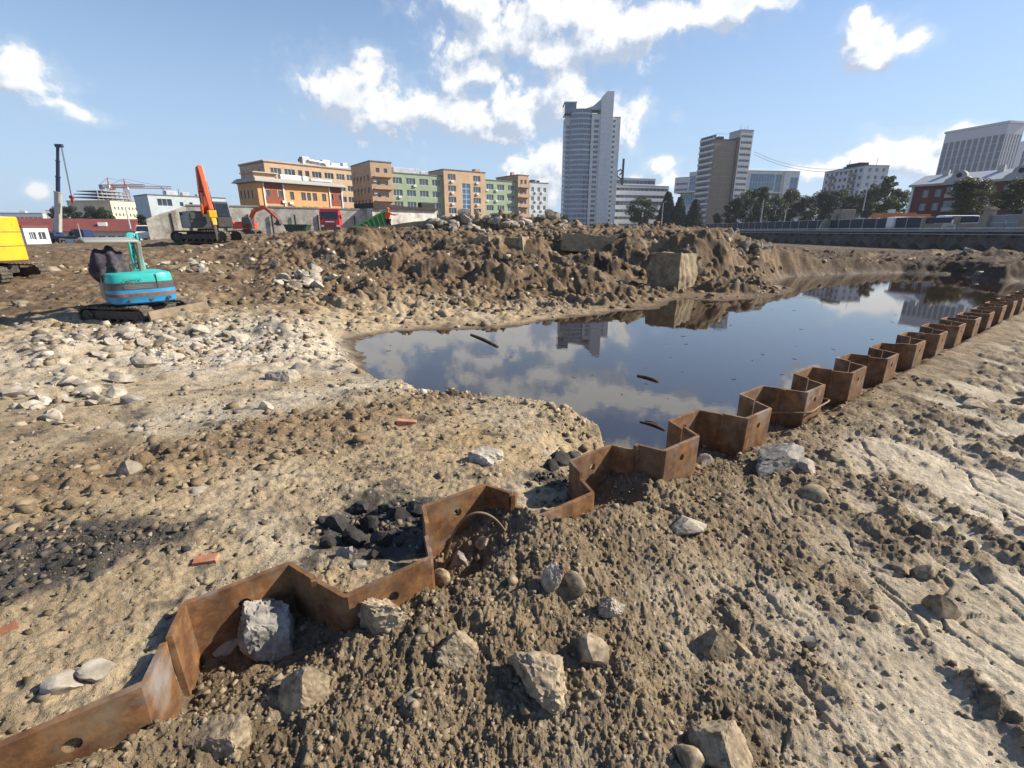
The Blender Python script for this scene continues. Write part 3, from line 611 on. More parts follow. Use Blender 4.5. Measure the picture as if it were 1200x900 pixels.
HERO = [
 (324,752,76,66,GREYR,'big grey boulder wedged in the pan of a rusty sheet pile','boulder','boulder',3,4,dict(planes=13,rough=.06,lift=.55,depth=.8,tilt=.1)),
 (272,760,40,26,GREYR,'dark grey stone lying in shade left of the big grey boulder','stone','stone',23,3,{}),
 (802,622,60,32,CONC,'flat pale concrete slab lying on the dried mud in front of the piles','concrete slab','concrete_slab',31,4,dict(planes=8,depth=.75,rough=.03,tilt=.08)),
 (912,548,84,50,GREYR,'large grey stone slab leaning beside the foot of the sheet piles','stone slab','stone_slab',44,4,dict(planes=9,depth=.55,rough=.05)),
 (942,552,34,24,CONC,'white streaked stone at the right end of the leaning grey slab','stone','stone',46,3,{}),
 (630,800,88,52,CLOD,'largest rough tan lump lying in the middle of the grey foreground spoil','earth lump','earth_lump',51,4,dict(planes=9,rough=.06,depth=.7)),
 (647,815,22,24,BRICK,'small pinkish stone leaning on the largest rough tan lump','stone','stone',52,3,{}),
 (536,772,58,40,CLOD,'knobbly tan lump left of the largest foreground lump','earth lump','earth_lump',61,4,dict(planes=7,rough=.065)),
 (487,824,30,18,CONC,'small flat pale stone on the grey spoil below the knobbly lump','stone','stone',62,3,{}),
 (836,762,58,44,CLOD,'smooth elongated tan lump on the pale dried mud','earth lump','earth_lump',71,4,dict(planes=9,depth=.6,rough=.04,tilt=.3)),
 (868,768,24,24,CLOD,'small tan lump touching the right side of the elongated tan lump','earth lump','earth_lump',72,3,{}),
 (852,895,94,64,CLOD,'big cracked lump at the bottom edge of the dried mud','earth lump','earth_lump',81,4,dict(planes=9,rough=.05)),
 (808,898,40,34,CLOD,'lump at the bottom edge left of the big cracked one','earth lump','earth_lump',82,3,{}),
 (646,686,26,44,CONC,'upright pale stone on the slope of the grey spoil','stone','stone',91,4,dict(planes=10,depth=.9,lift=.5)),
 (674,694,30,28,CLOD,'dark lump just right of the upright pale stone','earth lump','earth_lump',92,3,{}),
 (716,722,40,44,CONC,'ragged pale concrete fragment on the grey spoil slope','concrete fragment','concrete_fragment',93,4,dict(planes=5,rough=.09,depth=.6)),
 (693,770,46,38,CLOD,'crumbly pale lump right of the largest foreground lump','earth lump','earth_lump',94,3,dict(rough=.07)),
 (566,540,46,28,CONC,'flat tan stone tilted on the bare ground above the sheet piles','stone','stone',101,4,dict(planes=8,depth=.8,tilt=.2)),
 (152,553,26,22,CONC,'single bright white lump on the brown ground at left','stone','stone',111,3,{}),
 (233,578,18,9,CONC,'small flat white stone right of the bright white lump','stone','stone',112,2,{}),
 (538,666,28,30,GREYR,'round dark stone under the bent cable','stone','stone',121,3,dict(planes=5)),
 (517,682,24,20,CLOD,'round lump in front of the round dark stone','earth lump','earth_lump',122,3,dict(planes=5)),
 (567,640,22,18,CLOD,'round lump in the shade right of the bent cable','earth lump','earth_lump',123,3,dict(planes=5)),
 (826,545,22,24,CONC,'pale stone between two sheet piles by the pond corner','stone','stone',131,3,{}),
 (955,585,44,24,CLOD,'low tan lump on the mud below the leaning grey slab','earth lump','earth_lump',132,3,{}),
 (1040,590,22,14,CLOD,'rounded stone on the mud right of the low tan lump','stone','stone',133,3,{}),
 (1050,668,26,14,CLOD,'smooth tan stone, left one of a pair on the cracked mud','stone','stone',134,3,{}),
 (1084,674,30,22,CLOD,'smooth tan stone, right one of a pair on the cracked mud','stone','stone',135,3,{}),
 (1100,718,38,32,CLOD,'dome shaped tan lump with pebbles beside it on the cracked mud','earth lump','earth_lump',136,3,dict(planes=6)),
 (1138,478,30,14,CLOD,'flat rounded stone on the sunny mud far right','stone','stone',137,3,{}),
 (1192,474,20,14,CLOD,'rounded stone cut by the right edge of the picture','stone','stone',138,3,{}),
 (953,800,22,16,CLOD,'small grey lump on the smooth pale mud','earth lump','earth_lump',139,3,{}),
 (948,756,17,17,CONC,'small pale pebble beside a crack in the mud','pebble','pebble',140,3,{}),
 (992,732,17,14,CLOD,'dark pebble on the mud with a thin shadow','pebble','pebble',141,3,{}),
 (985,545,26,12,CLOD,'flat lump on the mud right of the leaning grey slab','earth lump','earth_lump',142,3,{}),
 (72,806,46,24,CONC,'flat white stone half sunk behind the lowest sheet pile','stone','stone',151,3,{}),
 (116,792,40,22,CONC,'second flat white stone, nearer the sheet pile at lower left','stone','stone',152,3,{}),
 (98,800,14,14,CLOD,'brown stone between two flat white stones at lower left','stone','stone',153,2,{}),
 (447,728,70,70,CLOD,'big smooth faced clay clod in the grey spoil below a sheet pile','clay clod','clay_clod',161,4,dict(planes=9,rough=.07,lift=.1)),
 (352,815,60,76,CLOD,'clay clod with a clean cut face in the grey spoil, lower left','clay clod','clay_clod',162,4,dict(planes=10,rough=.03,lift=.15)),
 (258,868,80,60,CLOD,'broad mound like clod at the bottom left of the spoil','earth lump','earth_lump',163,4,dict(planes=7,rough=.06,lift=.0)),
 (335,446,44,30,CONC,'pale broken block over a dark hollow on the flattened ground','concrete block','concrete_block',171,4,dict(planes=10)),
 (352,437,24,16,CONC,'pale chunk resting right of the block over the dark hollow','concrete chunk','concrete_chunk',172,3,{}),
 (312,478,20,16,CONC,'lone pale stone below the block over the dark hollow','stone','stone',173,3,{}),
 (168,430,34,20,CONC,'long pale chunk at the right end of the left rubble spread','concrete chunk','concrete_chunk',174,3,{}),
 (160,472,26,16,GREYR,'grey chunk among paler ones in the left rubble spread','concrete chunk','concrete_chunk',175,3,{}),
 (1180,520,18,9,CLOD,'small flat lump on the far right mud','earth lump','earth_lump',176,3,{}),
]
for px, py, w, h, m, lab, cat, nm, sd, sub, kw in HERO: place_rock(px, py, w, h, m, lab, cat, nm, sd, sub, **kw)
def brick(px, py, w, rz, label):
    p = hit(px, py)[0]; d = p[1] * CP + (CAMZ - p[2]) * SP; s = w * d / F / .25
    mb = MB().box((0, 0, 0), (.25 * s, .12 * s, .065 * s)); o = mb.build('brick', BRICK, None, (p[0], p[1], p[2] + .02 * s), bevel=.006 * s)
    o.rotation_euler = (rnd.uniform(-.15, .15), rnd.uniform(-.15, .15), rz); tag(o, label, 'brick', 'red bricks lying on the ground')
brick(477, 498, 22, .1, 'red brick lying alone on tan ground near the pond edge')
brick(243, 661, 26, .15, 'red brick half buried behind the sheet pile with the boulder')
brick(6, 742, 24, .9, 'pinkish brick at the left picture edge on black ground')
brick(402, 345, 14, .4, 'red brick on the far rubble slope')
# black asphalt lumps by the steel
BL = [(415,638,34,30),(395,622,30,28),(432,622,30,34),(447,640,26,30),(405,655,26,24),(425,600,26,20),(470,610,34,24),(490,600,30,22),(385,640,22,18),(455,600,24,20),(420,668,24,18),(500,617,22,24),(660,545,26,24),(645,550,22,18),(672,540,20,20),(652,538,18,14),(380,615,18,14),(440,655,20,16)]
for i, (px, py, w, h) in enumerate(BL):
    place_rock(px, py, w, h, BLACK if i not in (4, 10) else GREYR, ('black asphalt lump in the heap behind the bent front piles' if i < 12 or i > 15 else 'black lump tucked behind the piles near the pond corner') if i not in (4, 10) else 'ash grey lump lying among black asphalt lumps',
               'asphalt lump', 'asphalt_lump', 300 + i, 3, 'black lumps behind the piles', rough=.12, planes=8)
# fields of chunks: each one a thing; (centre, spread in photo pixels, count, width range, material, label, group)
PR = {}
def proto(m, k):
    if (m.name, k) not in PR: PR[(m.name, k)] = rock_mesh('concrete_chunk', m, 500 + k * 7, 2, (1, .82, .62), planes=10, rough=.05)
    return PR[(m.name, k)]
FIELDS = [
 ((70,470),(75,26),62,(9,26),CONC,'pale broken concrete chunk in the rubble spread at far left','chunks in the left rubble spread'),
 ((165,400),(95,14),52,(9,24),CONC,'pale concrete chunk in the rubble in front of the teal mini excavator','chunks in front of the mini excavator'),
 ((160,505),(22,8),10,(8,20),CONC,'white crushed chunk in the small heap below the left rubble spread','chunks in a small white heap'),
 ((355,333),(26,14),40,(7,20),CONC,'pale chunk in the rubble pile left of the dark soil heap','chunks left of the dark soil heap'),
 ((590,262),(62,5.5),92,(8,17),CONC,'sunlit concrete boulder in the long heap on top of the far bank','boulders heaped on the far bank'),
 ((225,312),(40,12),26,(5,12),CONC,'pale chunk on the debris slope behind the mini excavator','chunks behind the mini excavator'),
]
g = np.random.default_rng(5)
for (cx, cy), (sx, sy), N, (w0, w1), m, lab, grp in FIELDS:
    xs = np.clip(g.normal(0, .62, N), -1.4, 1.4) * sx + cx; ys = np.clip(g.normal(0, .62, N), -1.5, 1.5) * sy + cy
    far_heap = cy < 270
    if far_heap: ys = np.full(N, 274.0); xs = g.uniform(497, 664, N)
    P = hit(xs, ys)
    for i in range(N):
        p = P[i].copy()
        w = (w0 + (w1 - w0) * g.random() ** 2.2)
        if far_heap:
            p[1] = 31 + g.uniform(-1.2, 2.2); p[0] = ray(xs[i], 262)[0] / ray(xs[i], 262)[1] * p[1]
            p[2] = float(ground_h(np.array([p[0]]), np.array([p[1]]), False)[0]) + g.random() ** 2 * .22
        s = w * (p[1] * CP + (CAMZ - p[2]) * SP) / F / 2
        o = link('concrete_chunk', proto(m, int(g.integers(10)))); o.scale = (s, s * g.uniform(.8, 1.1), s * g.uniform(.75, 1.15))
        o.location = (p[0], p[1], p[2] + s * .22); o.rotation_euler = (g.uniform(-.5, .5), g.uniform(-.5, .5), g.uniform(0, 6.28))
        tag(o, lab, 'concrete chunk', grp)
# the uncountable small stuff: crumbs of soil and small rubble
def scatter(name, label, cat, X, Y, S, sub, tones, seed, m=SCAT, flat=.7, sink=.25, low=False):
    g = np.random.default_rng(seed); N = len(X); Z = ground_h(X, Y, True)
    if low:
        base = []
        for k in range(14):
            V = np.array([(x, y, z) for x in (-1, 1) for y in (-1, 1) for z in (-1, 1)], float); V = V * g.uniform(.35, 1.0, V.shape) * np.array([1, .85, flat]); base.append(V)
        Fc = np.array([(0, 1, 3, 2), (4, 6, 7, 5), (0, 4, 5, 1), (2, 3, 7, 6), (0, 2, 6, 4), (1, 5, 7, 3)])
    else:
        base = [rock_v(900 + k * 3 + seed, sub, (1, .85, flat), planes=7, rough=.07)[0] for k in range(14)]; Fc = ICO[sub][1]
    nv = len(base[0]); B = np.array(base)[g.integers(0, 14, N)]
    a, b, c = g.uniform(0, 6.28, (3, N)); ca, sa, cb, sb = np.cos(a), np.sin(a), np.cos(b * .25 - .8), np.sin(b * .25 - .8)
    x, y, z = B[..., 0], B[..., 1], B[..., 2]
    y, z = y * cb[:, None] - z * sb[:, None], y * sb[:, None] + z * cb[:, None]
    x, y = x * ca[:, None] - y * sa[:, None], x * sa[:, None] + y * ca[:, None]
    V = np.stack([x * S[:, None] + X[:, None], y * S[:, None] + Y[:, None], z * S[:, None] + (Z + S * (flat - sink - .25))[:, None]], -1).reshape(-1, 3)
    FF = (Fc[None] + (np.arange(N) * nv)[:, None, None]).reshape(-1, Fc.shape[1])
    me = np_mesh(name, V, FF, m, False)
    T = np.array(tones)[g.integers(0, len(tones), N)] * g.uniform(.75, 1.2, (N, 1)); T = np.concatenate([T, np.ones((N, 1))], 1)
    at = me.color_attributes.new('tone', 'FLOAT_COLOR', 'POINT'); at.data.foreach_set('color', np.repeat(T, nv, 0).astype(np.float32).ravel())
    return tag(link(name, me), label, cat, kind='stuff')
def polar(N, r0, r1, a0, a1, g): 
    r = np.exp(g.uniform(math.log(r0), math.log(r1), N)); a = g.uniform(a0, a1, N); return r * np.sin(a), r * np.cos(a)
g = np.random.default_rng(9)
X, Y = polar(90000, 1.0, 7.0, -1.02, 1.02, g); h, q = ground_h(X, Y, True, True); t, n, s, sd = q['t'], q['n'], q['s'], q['sd']
dens = np.where(s > .5, q['loose'] * .30 + .16 * q['crm'] + .02, .10 + .24 * sstep(-.1, .4, fbm(X / .6, Y / .6, 3, 202))) * (np.abs(n - pile_n(t)) > .03) * ((sd > .15) | (s > .5))
k = g.random(len(X)) < dens; X, Y = X[k], Y[k]; r = np.hypot(X, Y); S = np.minimum((.0022 + .014 * g.random(len(X)) ** 7) * (.62 + .22 * r), .026)
scatter('soil_crumbs', 'fine dry soil crumbs and grit all over the foreground', 'soil crumbs', X, Y, S, 1, [(.19, .145, .092), (.23, .18, .118), (.28, .225, .155), (.14, .106, .068)], 11, low=True)
X, Y = polar(4200, 1.1, 9.0, -1.0, 1.0, g); h, q = ground_h(X, Y, False, True); n, t, s, sd = q['n'], q['t'], q['s'], q['sd']
dens = np.where(s > .5, q['loose'] * .15 + .04, .08) * (np.abs(n - pile_n(t)) > .05) * ((sd > .2) | (s > .5)); k = g.random(len(X)) < dens; X, Y = X[k], Y[k]; r = np.hypot(X, Y)
S = (.007 + .026 * g.random(len(X)) ** 3.5) * (.6 + .16 * r)
scatter('soil_clods', 'dry tan clods and pebbles strewn over the foreground soil', 'soil clods', X, Y, S, 2, [(.22, .17, .11), (.26, .205, .14), (.30, .245, .17), (.16, .122, .08)], 12, sink=.42, low=True)
# small pale rubble over the pond side, thick in patches
X, Y = polar(95000, 5.0, 40.0, -1.0, .62, g); h, q = ground_h(X, Y, False, True); n, t, s, sd = q['n'], q['t'], q['s'], q['sd']
az = np.arctan2(X, Y); r = np.hypot(X, Y)
pch = np.exp(-(((X + 6.3) / 2.6) ** 2 + ((Y - 8.2) / 1.6) ** 2)) + .9 * np.exp(-(((X + 8.0) / 2.8) ** 2 + ((Y - 10.4) / .9) ** 2)) + .7 * np.exp(-(((X + 7.5) / 2.0) ** 2 + ((Y - 17) / 3) ** 2)) + .35 * np.exp(-(((X + 3.6) / 1.4) ** 2 + ((Y - 9.5) / 2.) ** 2))
dens = np.clip(.85 * pch ** 1.5 + .03 + .13 * sstep(12, 18, r) * sstep(-.15, .35, fbm(X / 2, Y / 2, 3, 203)), 0, 1) * (sd > .25) * (s < .5) * (1 - .5 * sstep(5.5, 5., r))
k = g.random(len(X)) < dens * .95; X, Y = X[k], Y[k]; r = np.hypot(X, Y); S = (.009 + .070 * g.random(len(X)) ** 8) * (.5 + .06 * r)
scatter('rubble', 'crushed concrete rubble strewn between the pond and the machines', 'rubble', X, Y, S, 1, [(.37, .33, .265), (.45, .405, .34), (.33, .28, .21), (.22, .165, .105), (.28, .215, .14), (.20, .15, .10)], 13, sink=.38, low=True)

X, Y = polar(17000, 12.0, 62.0, -.8, .80, g); h, q = ground_h(X, Y, False, True); r = np.hypot(X, Y); az = np.arctan2(X, Y)
k = (q['sd'] > .35) & (q['s'] < .5) & ((r < 36) | (az > .42)) & (X < 56.5) & (g.random(len(X)) < (.25 + .55 * sstep(-.1, .3, fbm(X / 2.4, Y / 2.4, 3, 205))) * (.35 + .65 * sstep(-.50, -.36, az))); X, Y, r = X[k], Y[k], r[k]
S = (.022 + .19 * g.random(len(X)) ** 9) * (.45 + .028 * r)
scatter('spoil_lumps', 'brown earth lumps and broken stones covering the far bank', 'earth lumps', X, Y, S, 1, [(.12, .082, .048), (.17, .12, .07), (.09, .063, .04), (.22, .165, .105), (.30, .25, .18)], 14, sink=.45, low=True)

X = []; Y = []
for px, py, rx, ry, N in ((60, 660, .55, .30, 420), (0, 690, .4, .3, 220), (140, 640, .4, .2, 200), (430, 615, .28, .16, 300), (465, 605, .22, .12, 180), (650, 548, .16, .10, 120)):
    c = at_z(px, py, .15); X.append(g.normal(c[0], rx * .6, N)); Y.append(g.normal(c[1], ry * .6, N))
X, Y = np.concatenate(X), np.concatenate(Y); t, n = tn(X, Y); k = n < pile_n(t) - .05; X, Y = X[k], Y[k]
scatter('asphalt_crumbs', 'black asphalt crumbs scattered on the dark patches of ground', 'asphalt crumbs', X, Y, (.004 + .022 * g.random(len(X)) ** 6), 1, [(.035, .033, .032), (.06, .056, .052), (.11, .095, .08), (.16, .13, .09)], 15, low=True)

N = 9000; X, Y = polar(N * 4, 3.2, 7.5, -.75, .25, g); h, q = ground_h(X, Y, False, True); k = (np.abs(q['sd'] - .05) < .34) & (q['s'] < .5) & (g.random(len(X)) < .5); X, Y = X[k][:1400], Y[k][:1400]
scatter('bank_crumbs', 'crumbling tan clods along the edge of the near pond bank', 'soil clods', X, Y, (.006 + .040 * g.random(len(X)) ** 7), 1, [(.26, .20, .125), (.32, .25, .16), (.20, .15, .09), (.38, .31, .21)], 16, low=True, sink=.4)
X, Y = polar(60000, 2.2, 9.0, -1.0, .0, g); bx_, by_ = band(X, Y); k = (np.abs(by_) < .75) & (bx_ > -.5) & (bx_ < 5) & (tn(X, Y)[1] < -.3); X, Y = X[k][:1500], Y[k][:1500]
scatter('dark_clods', 'brown clods in the churned band across the left ground', 'soil clods', X, Y, (.006 + .050 * g.random(len(X)) ** 8), 1, [(.17, .12, .07), (.22, .16, .10), (.20, .15, .09), (.26, .20, .13)], 17, low=True, sink=.45)
# ------------------------------------------------------------------ machines
BLK = mat('rubber_black', (.022, .021, .02), .85, var=.3, scale=8, dirt=(.16, .125, .085), dlo=.42, dhi=.62)
STEEL = mat('dark_steel', (.06, .055, .05), .6, .3, var=.3, scale=6, dirt=(.17, .12, .07), dlo=.5, dhi=.7)
CGLASS = mat('cab_glass', (.02, .025, .03), .08, var=.3, scale=2, spec=.8)
CHROME = mat('steel_rod', (.55, .55, .55), .2, .9, var=.05)
def paint(name, c, dirt=(.22, .17, .11), **k): return mat(name, c, .38, var=.10, scale=2.2, dirt=dirt, dlo=.56, dhi=.80, **k)
ORANGE = paint('orange_paint', (.62, .085, .018)); YELLOW = paint('yellow_paint', (.80, .42, .02)); TEAL = paint('teal_paint', (.03, .40, .36))
BLUE = paint('blue_paint', (.035, .25, .50)); RED = paint('red_paint', (.50, .018, .02)); GREEN = paint('green_paint', (.035, .15, .045)); DGREY = paint('grey_paint', (.07, .07, .07))
OLIVE = paint('olive_grey_paint', (.20, .21, .17)); CANOPY = paint('canopy_grey', (.30, .30, .26)); RUSTB = mat('rust_band', (.17, .085, .05), .85, var=.4, scale=9, dirt=(.03, .22, .40), dlo=.6, dhi=.66)
WHITE = paint('white_paint', (.74, .74, .72))
def rotz(a): return Matrix.Rotation(a, 4, 'Z')
def track(root, name, c, L, H, W, ang, mats=(BLK, STEEL), tooth=.03, N=46):
    """crawler: toothed loop with idlers and rollers"""
    r = H / 2; P = []; per = 2 * (L - H) + math.pi * H
    for i in range(N * 2):
        s = per * i / (N * 2); k = (i % 2) * tooth; rr = r - tooth + k
        if s < L - H: P.append((-(L - H) / 2 + s, -rr))
        elif s < L - H + math.pi * r: a = (s - (L - H)) / r - math.pi / 2; P.append(((L - H) / 2 + rr * math.cos(a), rr * math.sin(a)))
        elif s < 2 * (L - H) + math.pi * r: P.append(((L - H) / 2 - (s - (L - H) - math.pi * r), rr))
        else: a = (s - 2 * (L - H) - math.pi * r) / r + math.pi / 2; P.append((-(L - H) / 2 + rr * math.cos(a), rr * math.sin(a)))
    q = r - tooth * 2.2; I = [(-(L - H) / 2 + q * math.cos(a), q * math.sin(a)) for a in np.linspace(math.pi / 2, 1.5 * math.pi, 9)] + [((L - H) / 2 + q * math.cos(a), q * math.sin(a)) for a in np.linspace(-math.pi / 2, math.pi / 2, 9)]
    mb = MB(); n = len(P); M_ = Matrix.Translation(Vector(c)) @ rotz(ang)
    # outer band as a closed ring: outer outline, inner outline sampled at the same parameter
    J = []
    for (a, b) in P:
        x = max(-(L - H) / 2, min((L - H) / 2, a)); d = math.hypot(a - x, b) or 1; J.append((x + (a - x) / d * q, b / d * q))
    vs = []
    for y in (-W / 2, W / 2): vs += [(a, y, b) for a, b in P] + [(a, y, b) for a, b in J]
    fs = []
    for i in range(n):
        j = (i + 1) % n
        fs += [(i, j, 2 * n + j, 2 * n + i), (n + j, n + i, 3 * n + i, 3 * n + j), (j, i, n + i, n + j), (2 * n + i, 2 * n + j, 3 * n + j, 3 * n + i)]
    mb.add(vs, fs); mb.xf(M_); o = mb.build(name, mats[0], root)
    fr = MB().box((0, 0, .02), (L - H, W * .62, H * .42))
    for x in (-(L - H) / 2, (L - H) / 2): fr.cyl((x, -W * .42, 0), (x, W * .42, 0), q * .86, n=20); fr.cyl((x, -W * .47, 0), (x, W * .47, 0), q * .35, n=12)
    k = max(3, int((L - H) / (H * .45)))
    for i in range(k): x = -(L - H) / 2 + (L - H) * (i + .5) / k; fr.cyl((x, -W * .40, -q * .62), (x, W * .40, -q * .62), q * .30, n=12)
    fr.xf(M_); fr.build('track_frame', mats[1], o, bevel=.01)
    return o
def loft(rings, mats_of, name, mats, root, cap=True, smooth=True):
    mb = MB(); n = len(rings[0])
    for k in range(len(rings) - 1):
        mb.add(list(rings[k]) + list(rings[k + 1]), [(i, (i + 1) % n, n + (i + 1) % n, n + i) for i in range(n)], mats_of[k])
    mb.add(rings[-1], [tuple(range(n))], mats_of[-1]); mb.add(rings[0], [tuple(range(n - 1, -1, -1))], mats_of[0])
    me = mb.mesh(name, mats); bm = bmesh.new(); bm.from_mesh(me); bmesh.ops.remove_doubles(bm, verts=bm.verts, dist=1e-4); bmesh.ops.recalc_face_normals(bm, faces=bm.faces); bm.to_mesh(me); bm.free()
    if smooth: me.polygons.foreach_set('use_smooth', [True] * len(me.polygons)); me.set_sharp_from_angle(angle=R(32))
    return link(name, me, root)
def text_mesh(s, size, m, name, root, M, ext=.004):
    c = bpy.data.curves.new('lettering', 'FONT'); c.body = s; c.size = size; c.extrude = ext; c.align_x = 'CENTER'; c.align_y = 'CENTER'
    t = bpy.data.objects.new('t', c); COL.objects.link(t); dg = bpy.context.evaluated_depsgraph_get(); me = bpy.data.meshes.new_from_object(t.evaluated_get(dg))
    bpy.data.objects.remove(t); me.transform(M); me.materials.clear(); me.materials.append(m); return link(name, me, root)
def mini_excavator():
    gz = float(ground_h(np.array([-9.0]), np.array([11.6]), False)[0])
    root = empty('mini_excavator', (-8.98, 11.62, gz - .08), 'teal and blue mini excavator with a jacket draped over its seat', 'excavator')
    ua = R(-9); U = rotz(ua)
    for sy in (-1, 1): track(root, 'track', U @ Vector((-.05, sy * .62, .23)), 1.78, .46, .32, ua)
    MB().box((0, 0, .30), (1.1, .95, .16)).cyl((0, 0, .36), (0, 0, .52), .36, n=24).xf(U).build('undercarriage', STEEL, root, bevel=.01)
    bl = MB()
    pr = [(.98, .05), (1.02, .20), (1.0, .38), (1.04, .38), (1.07, .20), (1.03, .04)]
    bl.prism(pr, 1.72, 'y'); bl.bar((.45, -.45, .25), (1.0, -.45, .2), .09, .1); bl.bar((.45, .45, .25), (1.0, .45, .2), .09, .1)
    # outline is in x-z: prism axis y takes (x, z)
    bl.xf(U).build('dozer_blade', mat('worn_blade', (.20, .15, .10), .7, .2, var=.35, scale=5), root, bevel=.005)
    A = Matrix.Translation((0, 0, .5)) @ Matrix.Diagonal((.86, .86, .80, 1)) @ Matrix.Translation((0, 0, -.5)) @ rotz(R(47)); up = Vector((0, 0, .04))
    def ring(z, k, ty=0.0):
        P = []
        for i in range(25):
            a = math.pi + math.pi * i / 24; e = .62
            c_, s_ = math.cos(a), math.sin(a); P.append((math.copysign(abs(c_) ** e, c_) * .76 * k, math.copysign(abs(s_) ** e, s_) * .52 * k - .42 + ty, z))
        P += [(.76 * k, .25, z), (.70 * k, .62, z), (-.70 * k, .62, z), (-.76 * k, .25, z)]
        return [A @ Vector(p) for p in P]
    cw = loft([ring(.50, .90), ring(.54, .97), ring(.70, 1.0), ring(.71, 1.012), ring(.80, 1.012), ring(.805, 1.0), ring(.90, 1.0)], [0, 0, 0, 1, 1, 0], 'counterweight', [BLUE, RUSTB], root)
    hl = MB()
    for x, w in ((-.36, .07), (.10, .08), (.50, .09)): MB().cyl((x, -.950, .62), (x, -.90, .62), w * .55, n=14).xf(A).build('recess_hole', BLK, cw)
    ec = loft([ring(.902, .985), ring(.905, .99), ring(1.10, .975), ring(1.101, .975), ring(1.26, .955), ring(1.33, .915), ring(1.36, .82)], [0, 0, 0, 1, 1, 1], 'engine_cover', [DGREY, TEAL], root)
    MB().box((.30, -.925, 1.12), (.012, .02, .42)).xf(A).build('panel_gap', BLK, ec)
    for i in range(3): MB().box((-.12, -.934 + .004, .95 + .04 * i), (.62, .008, .008)).xf(A).build('pin_stripe', CANOPY, ec)
    text_mesh('KUBOTA', .105, mat('faded_letter', (.03, .16, .15), .6), 'lettering', ec, A @ Matrix.Translation((-.24, -.955, 1.175)) @ Matrix.Rotation(R(90), 4, 'X'))
    MB().box((-.74, -.05, 1.02), (.10, .55, .80), taper=.8).xf(A).build('side_guard', OLIVE, root, bevel=.03)
    MB().box((.05, .35, .80), (1.3, .9, .12)).xf(A).build('floor_plate', STEEL, root, bevel=.01)
    # canopy on two posts
    def arch(y0, y1, n=9): return [(y0 + (y1 - y0) * i / n, 2.20 + .12 * math.sin(math.pi * min(1, i / n * .85 + .12))) for i in range(n + 1)]
    tp = arch(-.55, .95); poly = tp + [(y, z - .075) for y, z in tp[::-1]]
    MB().prism(poly, 1.12, 'x', off=-.40).xf(A).build('canopy_roof', CANOPY, root, bevel=.03, smooth=True)
    for x, w in ((.18, 1.0),): MB().bar((x, -.05, 1.3), (x, -.36, 2.2), .10, .14).xf(A).build('canopy_post', CANOPY, root, bevel=.015)
    MB().box((-.28, .0, 1.25), (.5, .5, .12)).box((-.28, -.22, 1.5), (.48, .12, .5)).xf(A).build('seat', BLK, root, bevel=.04)
    # boom, arm, bucket in front
    bm_ = MB()
    for x in (.18, .40): bm_.prism([(.62, .95), (.86, .95), (1.05, 1.7), (.98, 2.35), (.82, 2.42), (.80, 1.75)], .05, 'x', off=x)
    for z in np.linspace(1.1, 2.2, 9): bm_.box((.29, .86 + .10 * math.sin((z - .9) * 1.8), z), (.22, .05, .05))
    bm_.xf(A).build('boom', TEAL, root, bevel=.012)
    MB().cyl((.29, .70, 1.0), (.29, .70, 1.6), .05).cyl((.29, .70, 1.6), (.29, .80, 2.1), .025).xf(A).build('boom_cylinder', STEEL, root)
    MB().bar((.29, .92, 2.38), (.29, 1.75, 1.35), .14, .22, w2=.12, h2=.14).xf(A).build('arm', TEAL, root, bevel=.012)
    MB().prism([(1.6, 1.3), (1.9, 1.25), (2.0, .85), (1.75, .62), (1.45, .72), (1.62, .95)], .45, 'x', off=.29).xf(A).build('bucket', STEEL, root, bevel=.01)
    # jacket hung over the canopy post: draped, folded cloth
    V, Fc = ICO[4]; J = V.copy(); J *= np.array([.36, .26, .42]); J[:, 2] -= .10 * np.abs(J[:, 0])
    fold = .05 * np.sin(J[:, 0] * 26 + 2 * vnoise(J[:, 0] * 6, J[:, 2] * 3, 3)) + .06 * n3(J, 3.0, 77); J += (V * fold[:, None]); J[:, 2] = np.where(J[:, 2] < -.1, J[:, 2] * 1.25 - .05 * np.sin(J[:, 0] * 19), J[:, 2])
    me = np_mesh('jacket', J, Fc, mat('dark_cloth', (.030, .026, .045), .9, var=.4, scale=5, col2=(.10, .08, .075)), True)
    p = A @ Vector((-.52, -.12, 1.52)); o = link('jacket', me, None, root.location + p, R(47)); tag(o, 'dark work jacket draped over the mini excavator seat', 'jacket')
    return root
mini_excavator()
